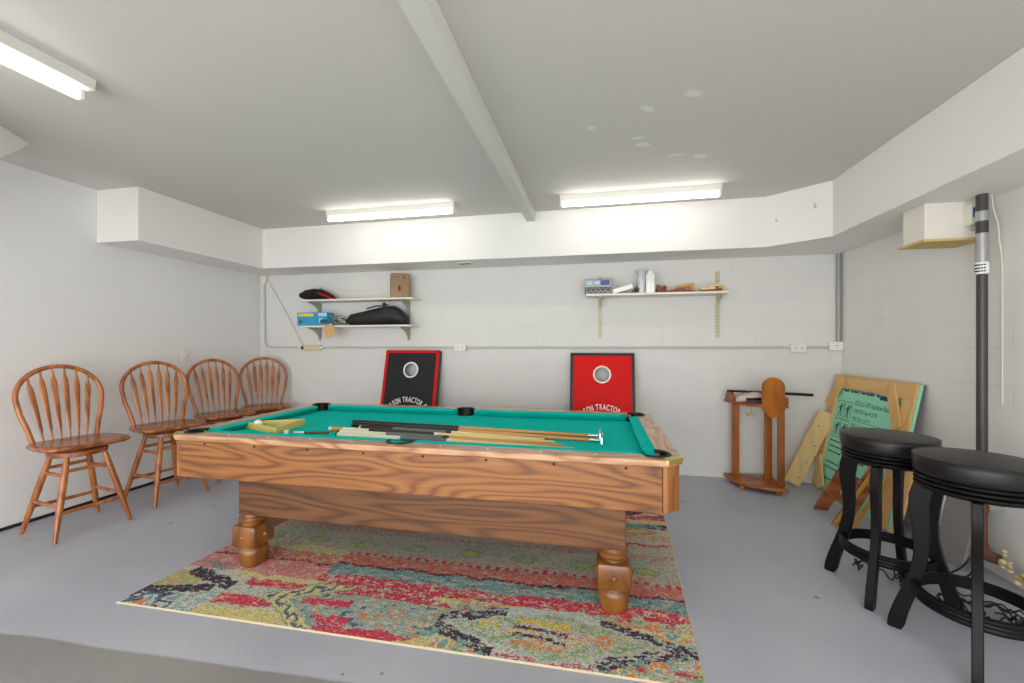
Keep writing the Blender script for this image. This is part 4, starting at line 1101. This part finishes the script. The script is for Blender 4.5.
# ------------------------------------------------------------------ framed insulation panel leaning on the right wall
def insulation():
    # local: u right (towards the viewer, -Y), v up the slope, w out of the face (-X)
    bot = Vector((2.055, 4.562, .002)); topx = 2.265; Hh = 1.062
    v = Vector((topx-bot.x, 0, Hh)); Lv = v.length; v.normalize(); u = Vector((0, -1, 0)); w_ = u.cross(v)
    if w_.x > 0: w_ = -w_
    t = thing('insulation_panel', 'green insulation board in a rough pine frame leaning in the right corner', 'panel', bot)
    Mx = Matrix((( u.x, v.x, w_.x, bot.x), (u.y, v.y, w_.y, bot.y), (u.z, v.z, w_.z, bot.z), (0, 0, 0, 1)))
    W = 1.055
    off = .03
    def sheet(z0, z1, mt, nm, m0=0.0):
        m = MB(); m.box((W/2, Lv/2, (z0+z1)/2), (W-m0, Lv-m0, z1-z0)); bmesh.ops.transform(m.bm, matrix=Mx, verts=m.bm.verts)
        return m.build(nm, M[mt], t, world=True)
    sheet(-.022, -.009, 'greysheet', 'backing'); fb = sheet(-.0085, .010, 'foam', 'foam_board', .004)
    def slat(a, b, wd, z0, mt, nm='frame_slat', th=.02, sharp=0):
        m = MB(); a, b = Vector((*a, z0+th/2)), Vector((*b, z0+th/2))
        m.bar(a, b, wd, th, (0, 0, 1), .002)
        if sharp:
            pass
        bmesh.ops.transform(m.bm, matrix=Mx, verts=m.bm.verts); return m.build(nm, M[mt], t, world=True)
    f0 = .0105
    slat((0, Lv-.06), (W-.006, Lv-.06), .12, f0, 'pineY')
    slat((.04, .005), (.04, Lv-.121), .08, f0, 'pineV'); slat((W-.062, .005), (W-.062, Lv-.121), .112, f0, 'pineV')
    f1 = f0+.0205
    slat((-.01, Lv-.30), (.17, Lv-.03), .085, f1, 'pine', 'corner_brace'); slat((W-.255, Lv-.03), (W-.085, Lv-.35), .085, f1, 'pine', 'corner_brace')
    slat((.03, .28), (.19, .02), .10, f1, 'pine2', 'corner_brace')
    # printing on the foam
    m = MB(); zt = .0102
    T = lambda x, y, r=0: Mx @ Matrix.Translation((x, y, zt)) @ Matrix.Rotation(r, 4, 'Z')
    text_mesh(m, 'GreenGuard', .115, T(.145, Lv-.145), .0004, .003, 'LEFT', .86)
    text_mesh(m, 'SC25-LG XPS Insulation Board', .060, T(.355, Lv-.25), .0004, .0, 'LEFT', .62)
    text_mesh(m, 'ASTM C578, Type IV 25 PSI', .048, T(.355, Lv-.315), .0004, .0, 'LEFT', .58)
    def rect(x, y, a, b): 
        m.face([Mx @ Vector(p_) for p_ in ((x, y, zt), (x+a, y, zt), (x+a, y+b, zt), (x, y+b, zt))])
    rect(.66, Lv-.165, .16, .035)
    # ruled fields
    rect(.36, Lv-.385, .46, .004); rect(.36, Lv-.445, .46, .004)
    text_mesh(m, 'Width   48 in   L / W / R', .03, T(.36, Lv-.37), .0004, .0, 'LEFT', .8)
    text_mesh(m, 'R-Value   4 . 5 . 6 . 7 . 8 . 10', .03, T(.36, Lv-.43), .0004, .0, 'LEFT', .75)
    rows = []
    for k, ln in enumerate((.32, .36, .38, .30, .36, .28)):
        y = Lv-.50-.045*k; x = .36; g = random.Random(k)
        while x < .36+ln:
            q = .02+.04*g.random(); rect(x, y, q, .016); x += q+.009
    for k in (0, 1, 2, 4, 5, 7):
        y = Lv-.62-.05*k
        if 1:
            x = .115; g = random.Random(k+40); ln = .2
            while x < .115+ln:
                q = .02+.035*g.random(); rect(x, y, q, .013); x += q+.007
    m.build('printing', M['ink'], t, world=True)
    # pictograms of workers in ruled frames
    for (fx, fy) in ((.115, Lv-.40), (.225, Lv-.40), (.115, Lv-.575), (.225, Lv-.575)):
        m = MB(); fw, fh = .10, .16 if fy > Lv-.5 else .165
        for r_ in ((fx, fy, fw, .004), (fx, fy+fh, fw, .004), (fx, fy, .004, fh), (fx+fw, fy, .004, fh)): rect(*r_)
        cxp, cyp = fx+fw/2, fy+.03
        def poly(pts): m.face([Mx @ Vector((cxp+p_[0], cyp+p_[1], zt)) for p_ in pts])
        poly([(.009*math.cos(k*PI/5), .102+.011*math.sin(k*PI/5)) for k in range(10)])
        poly([(-.014, .045), (.012, .045), (.018, .088), (-.012, .09)])
        poly([(-.014, .046), (-.002, .046), (-.016, -.012), (-.028, -.012)]); poly([(0, .046), (.012, .046), (.024, -.012), (.012, -.012)])
        poly([(.012, .086), (.018, .078), (.038, .10), (.034, .108)]); poly([(-.012, .086), (-.006, .076), (-.034, .056), (-.038, .064)])
        poly([(.03, .03), (.036, .03), (.040, .115), (.034, .115)])
        m.build('pictogram', M['ink'], t, world=True)
M['pineY'] = wood('pine_across', (202, 156, 96), (214, 172, 110), (226, 188, 130), 1, 1.2, 16, 2, .6, 0, .7, 5)
M['pineV'] = wood('pine_upright', (202, 156, 96), (214, 172, 110), (226, 188, 130), 2, 1.2, 16, 2, .6, 0, .7, 6)
insulation()
# loose plank on the rear wall
a_, b_ = Vector((1.80, 4.44, .075)), Vector((2.135, 4.50, .745))
m = MB(); d_ = (b_-a_).normalized(); up = Vector((0, -1, 0)); up = (up-d_*up.dot(d_)).normalized()
side = d_.cross(up)
wd = .072
for zz in (-1, 1): pass
q0 = [a_+side*wd, a_-side*wd, b_-side*wd, b_+side*wd]
lo = [m.bm.verts.new(p_-up*.011) for p_ in q0]; hi = [m.bm.verts.new(p_+up*.011) for p_ in q0]
m.bm.faces.new(lo); m.bm.faces.new(hi[::-1])
for k in range(4): m.bm.faces.new((lo[k], hi[k], hi[(k+1) % 4], lo[(k+1) % 4]))
zmin = min(v_.co.z for v_ in m.bm.verts); bmesh.ops.translate(m.bm, verts=m.bm.verts, vec=(0, 0, .001-zmin))
t = thing('plank', 'loose pale pine plank leaning against the rear wall beside the framed green board', 'plank', (1.80, 4.44, 0))
M['pineL'] = wood('pine_plank', (212, 172, 112), (224, 188, 130), (234, 204, 150), 2, 1.2, 16, 2, .6, 0, .7, 8)
m.build('board', M['pineL'], t, world=True)
m = MB()
for s in (.1, .32, .55, .8):
    p_ = a_+(b_-a_)*s+up*.0115+side*(.03 if int(s*10) % 2 else -.02)+Vector((0, 0, .001-zmin)); m.lathe([(0, 0), (.007, 0), (.006, .001), (0, .001)], 8, Matrix.Translation(p_) @ Matrix.Rotation(PI/2, 4, 'X'))
m.build('knot', M['brown'], t, world=True)

# ------------------------------------------------------------------ small wooden steps leaning on the frame
t = thing('step_unit', 'small brown wooden step unit leaning behind the far black stool', 'step ladder', (1.80, 3.80, 0))
s0, s1 = Vector((1.735, 3.885, .001)), Vector((1.95, 3.80, .495)); gap = Vector((-.015, -.31, 0))
def slab(name, q, th):
    m = MB(); lo = [m.bm.verts.new(p_) for p_ in q]; hi = [m.bm.verts.new(p_+th) for p_ in q]
    m.bm.faces.new(lo); m.bm.faces.new(hi[::-1])
    for k in range(4): m.bm.faces.new((lo[k], hi[k], hi[(k+1) % 4], lo[(k+1) % 4]))
    m.build(name, M['stepwood'], t, world=True)
for off in (Vector((0, 0, 0)), gap):
    slab('stringer', [s0+off, s0+off+Vector((.095, -.012, 0)), s1+off+Vector((.06, -.01, -.06)), s1+off], Vector((0, -.02, 0)))
for f in (.30, .63, .93):
    c0 = s0+(s1-s0)*f+Vector((.004, -.0205, 0))
    slab('tread', [c0, c0+Vector((.085, -.012, 0)), c0+Vector((.085, -.012, 0))+gap*.93, c0+gap*.93], Vector((0, 0, .018)))
def leaning(name, label, cat, a, b, wd, th, mt, up=(0, -1, 0), group=None):
    m = MB(); m.bar(a, b, wd, th, up, .002)
    zmin = min(v_.co.z for v_ in m.bm.verts); bmesh.ops.translate(m.bm, verts=m.bm.verts, vec=(0, 0, .001-zmin))
    return single(m, name, M[mt], label, cat, (a[0], a[1], 0), group)
g_ = 'strips and boards leaning on the right wall'
leaning('moulding_strip', 'gilt moulding strip leaning low in front of the brown steps', 'moulding', (1.715, 3.525, 0), (1.92, 3.435, .44), .022, .014, 'gold', group=g_)
leaning('moulding_strip', 'gilt moulding strip with dark edge leaning behind the far black stool leg', 'moulding', (1.80, 3.47, 0), (1.97, 3.37, .42), .024, .02, 'gold', group=g_)
leaning('pine_strip', 'narrow pine strip standing on edge right of the gilt strips', 'strip', (2.02, 3.40, 0), (2.13, 3.38, .55), .07, .02, 'pineV', (-1, 0, 0), g_)
leaning('pine_strip', 'brown timber strip standing between the pine strip and the grey board', 'strip', (2.08, 3.29, 0), (2.20, 3.28, .58), .05, .03, 'brown', (-1, 0, 0), g_)
leaning('pipe', 'pale thin pipe leaning upright on the wall behind the far black stool', 'pipe', (2.13, 3.245, 0), (2.26, 3.24, .58), .035, .03, 'plastic', (-1, 0, 0), g_)
leaning('grey_board', 'smooth grey board leaning on the right wall behind the stools', 'board', (2.13, 3.10, 0), (2.265, 3.10, .60), .22, .016, 'greyboard', (-1, 0, 0), g_)

# ------------------------------------------------------------------ black bar stools
def make_stool(label):
    t = thing('bar_stool', label, 'bar stool', (0, 0, 0), 0, 'black backless bar stools on the right')
    m = MB(); m.lathe([(0, .775), (.190, .775), (.201, .782), (.206, .80), (.207, .83), (.205, .850), (.200, .8565), (.193, .858), (.17, .862), (.10, .868), (0, .87)], 56); cu = m.build('cushion', M['vinyl'], t, smooth=60)
    m = MB(); m.tube([(.2035*math.cos(2*PI*k/56), .2035*math.sin(2*PI*k/56), .854) for k in range(56)], .004, 8, closed=True); m.build('piping', M['vinyl'], cu, smooth=60)
    prof = [(0, .712), (.185, .712), (.19, .716)]
    z = .716
    for k in range(3): prof += [(.190, z), (.199, z+.004), (.202, z+.010), (.199, z+.0165), (.190, z+.0195)]; z += .0195
    prof += [(.190, .776), (0, .776)]
    m = MB(); m.lathe(prof, 56); m.build('seat_ring', M['stoolwood'], t, smooth=45)
    line = [(.163, .712, .036), (.177, .65, .038), (.181, .59, .035), (.176, .52, .030), (.171, .44, .027), (.175, .36, .026), (.192, .27, .026), (.219, .18, .027), (.243, .10, .029), (.257, .04, .031), (.263, .012, .028), (.264, 0, .022)]
    for k in range(4):
        a = PI/4+k*PI/2; u = Vector((math.cos(a), math.sin(a), 0)); v = Vector((-u.y, u.x, 0))
        m = MB(); rings = []
        for i, (r, z, hw) in enumerate(line):
            r0, z0, _ = line[max(i-1, 0)]; r1, z1, _ = line[min(i+1, len(line)-1)]
            tx, tz = r1-r0, z1-z0; q = math.hypot(tx, tz); nx, nz = -tz/q, tx/q
            if i == 0 or i >= len(line)-2: nx, nz = 1, 0
            pts = []
            for s, w2 in ((1, .017), (1, -.017), (-1, -.017), (-1, .017)):
                pts.append(m.bm.verts.new(u*(r+s*nx*hw)+Vector((0, 0, max(0, z+s*nz*hw)))+v*w2))
            rings.append(pts)
        for A, B in zip(rings, rings[1:]):
            for q in range(4): m.bm.faces.new((A[q], A[(q+1) % 4], B[(q+1) % 4], B[q]))
        m.bm.faces.new(rings[0][::-1]); m.bm.faces.new(rings[-1])
        m.build('leg', M['stoolwood'], t, smooth=40, bevel=.003)
    m = MB(); n = 56; prof = [(.186, .206), (.203, .206)]; z = .208
    for k in range(3): prof += [(.203, z), (.2085, z+.008), (.203, z+.0165)]; z += .017
    prof += [(.186, .262), (.186, .206)]
    rings = [[m.bm.verts.new((r*math.cos(2*PI*k/n), r*math.sin(2*PI*k/n), z)) for k in range(n)] for r, z in prof]
    for A, B in zip(rings, rings[1:]):
        for k in range(n): m.bm.faces.new((A[k], A[(k+1) % n], B[(k+1) % n], B[k]))
    fr = m.build('foot_ring', M['stoolwood'], t, smooth=40)
    m = MB()
    for k in range(4):
        a = PI/4+PI/8+k*PI/2; u = Vector((math.cos(a), math.sin(a), 0)); s = -u
    m.tube([(.19*math.cos(2*PI*k/56), .19*math.sin(2*PI*k/56), .2365+.004*math.sin(k*1.7)) for k in range(56)], .0035, 6, closed=True)
    m.build('inner_wire', M['stoolwood'], fr, smooth=60)
    return t
st = make_stool('black round bar stool farther from the viewer, in front of the green board')
st2 = copy_tree(st)
st.location = (1.548, 2.651, 0); st.rotation_euler.z = R(0)
st2.location = (1.607, 2.181, 0); st2.rotation_euler.z = R(9)
st2['label'] = 'black round bar stool nearest the viewer, cut off by the right photo edge'

# ------------------------------------------------------------------ standpipe, hood box and cables on the right wall
px, py = 2.197, 2.949
t = thing('standpipe', 'dark vertical pipe with silver tape on the right wall behind the near stool', 'pipe', (px, py, .1))
def seg(nm, mt, z0, z1, r, r2=None):
    m = MB(); m.lathe([(0, z0), (r, z0), (r2 or r, z1), (0, z1)], 20, Matrix.Translation((px, py, 0))); return m.build(nm, M[mt], t, smooth=40, world=True)
seg('lower_pipe', 'pipe', .42, 1.76, .024); seg('rusty_pipe', 'rust', .17, .42, .024); seg('collar', 'rust', .38, .415, .03)
seg('upper_pipe', 'pipe', 2.13, 2.226, .026); seg('tape', 'tape', 1.83, 2.0, .0285, .0265); seg('coupling', 'pipebrown', 2.0, 2.07, .027); seg('band', 'tape', 2.07, 2.128, .0285)
lb = seg('label', 'white', 1.762, 1.83, .0295)
m = MB()
for z in (1.778, 1.795, 1.814):
    for k in range(5):
        a = -PI+.35+.36*k; m.box((px+.0298*math.cos(a-.5), py+.0298*math.sin(a-.5), z), (.004, .008, .008), Matrix.Rotation(a-.5, 3, 'Z'))
m.build('label_print', M['black'], lb, world=True)
m = MB(); m.tube([(px, py, .19), (px, py, .15), (px+.01, py-.03, .13), (px+.03, py-.07, .13)], [.026, .032, .033, .03], 16); m.build('elbow', M['rust'], t, smooth=60, world=True)
m = MB(); m.box((px+.05, py, .405), (.1, .02, .03)); m.build('clamp', M['galv'], t, world=True)
t = thing('hood_box', 'white boxed vent cover with chipboard base under the right soffit', 'vent box', (2.14, 3.16, 1.98))
m = MB(); m.box(((1.985+XR-.001)/2, 3.155, (2.0+ZS-.001)/2), (XR-.001-1.985, .19, ZS-.001-2.0)); m.build('box', M['shelf'], t, world=True, bevel=.003)
m = MB(); m.box(((1.965+XR-.001)/2, 3.155, 1.992), (XR-.001-1.965, .23, .014)); m.build('base_board', M['chip'], t, world=True)
t = thing('control_box', 'small grey electrical control with a blue label between hood box and pipe', 'control box', (2.24, 3.02, 2.03))
m = MB(); m.box((2.21, 3.03, 2.13), (.05, .055, .12), bev=.004); m.build('body', M['plastic'], t, world=True)
m = MB(); m.box((2.207, 3.0015, 2.14), (.03, .002, .06)); m.build('label_plate', M['panelblue'], t, world=True)
m = MB(); m.tube([(2.205, 3.02, 2.07), (2.202, 3.01, 2.045), (2.198, 2.975, 2.04)], .014, 10); m.build('connector', M['galv'], t, smooth=60, world=True)
m = MB(); m.tube(smooth_path([(2.25, 2.955, 2.226), (2.25, 2.95, 2.15), (2.262, 2.935, 2.05), (2.27, 2.935, 1.95), (2.285, 2.94, 1.85), (2.291, 2.945, 1.7), (2.291, 2.945, 1.0)]), .005, 8)
single(m, 'cable', M['cablewhite'], 'cream cable running down the wall just right of the dark pipe', 'cable', (2.291, 2.945, 1.0), smooth=60)

# foam lump and tangled cables on the floor behind the stools
m = MB()
g = random.Random(5)
for k in range(40):
    y_ = 2.55+.32*g.random(); m.sphere((2.215+.07*g.random()-(y_-2.55)*.1, y_, .07+.10*g.random()*(y_-2.4)/.4), .008+.010*g.random(), 8, (1, 1.3, .8))
o = single(m, 'spray_foam', M['expfoam'], 'yellow spray foam lump where the rusty elbow enters the wall', 'foam', (2.22, 2.80, .1), smooth=60); o['kind'] = 'stuff'
for i, (cx, cy, n, lab, sd) in enumerate(((1.87, 2.50, 40, 'tangle of black cable on the floor behind the near stool', 3), (1.66, 2.86, 30, 'tangle of black cable on the floor behind the far stool', 8))):
    g = random.Random(sd); m = MB(); pts = []
    x, y, h = cx, cy, 0
    for k in range(n*3):
        h += g.uniform(-.9, 1.1); x += .045*math.cos(h); y += .045*math.sin(h)
        x += (cx-x)*.2; y += (cy-y)*.2
        pts.append((x, y, .010+.05*g.random()))
    m.tube(smooth_path(pts), .004, 6)
    single(m, 'cable_tangle', M['cable'], lab, 'cable', (cx, cy, 0), smooth=60)
m = MB(); m.tube(smooth_path([(1.94, 2.90, .006), (1.93, 2.84, .03), (1.96, 2.76, .12), (2.0, 2.74, .2), (2.05, 2.78, .16), (2.06, 2.84, .05), (2.04, 2.88, .006)]), .005, 8)
single(m, 'cable', M['cable'], 'single black cable looping up beside the grey board', 'cable', (1.98, 2.86, 0), smooth=60)

# ------------------------------------------------------------------ camera, world, view
cam = bpy.data.cameras.new('camera'); co = bpy.data.objects.new('camera', cam); COL.objects.link(co)
cam.sensor_width = 36; cam.lens = 36*418.53/1024; cam.shift_y = 3.167/1024; cam.clip_start = .02
co.location = (0, 0, 1.35); co.rotation_euler = (PI/2, 0, R(11.627))
SC.camera = co
w = bpy.data.worlds.new('world'); SC.world = w; w.use_nodes = True
w.node_tree.nodes['Background'].inputs[0].default_value = (1, .992, .982, 1)
w.node_tree.nodes['Background'].inputs[1].default_value = 3.0
pl = bpy.data.lights.new('fill_portal', 'AREA'); pl.shape = 'RECTANGLE'; pl.size = DX1-DX0; pl.size_y = DZ; pl.cycles.is_portal = True  # guides sky fill through the assumed doorway
po_ = bpy.data.objects.new('fill_portal', pl); COL.objects.link(po_); po_.location = ((DX0+DX1)/2, YF-.03, DZ/2); po_.rotation_euler = (PI/2, 0, 0)
SC.view_settings.view_transform = 'Standard'; SC.view_settings.look = 'None'; SC.view_settings.gamma = 1
SC.view_settings.use_curve_mapping = False
SC.view_settings.exposure = 0.93
SC.cycles.use_denoising = True
SC.cycles.max_bounces = 8; SC.cycles.diffuse_bounces = 6
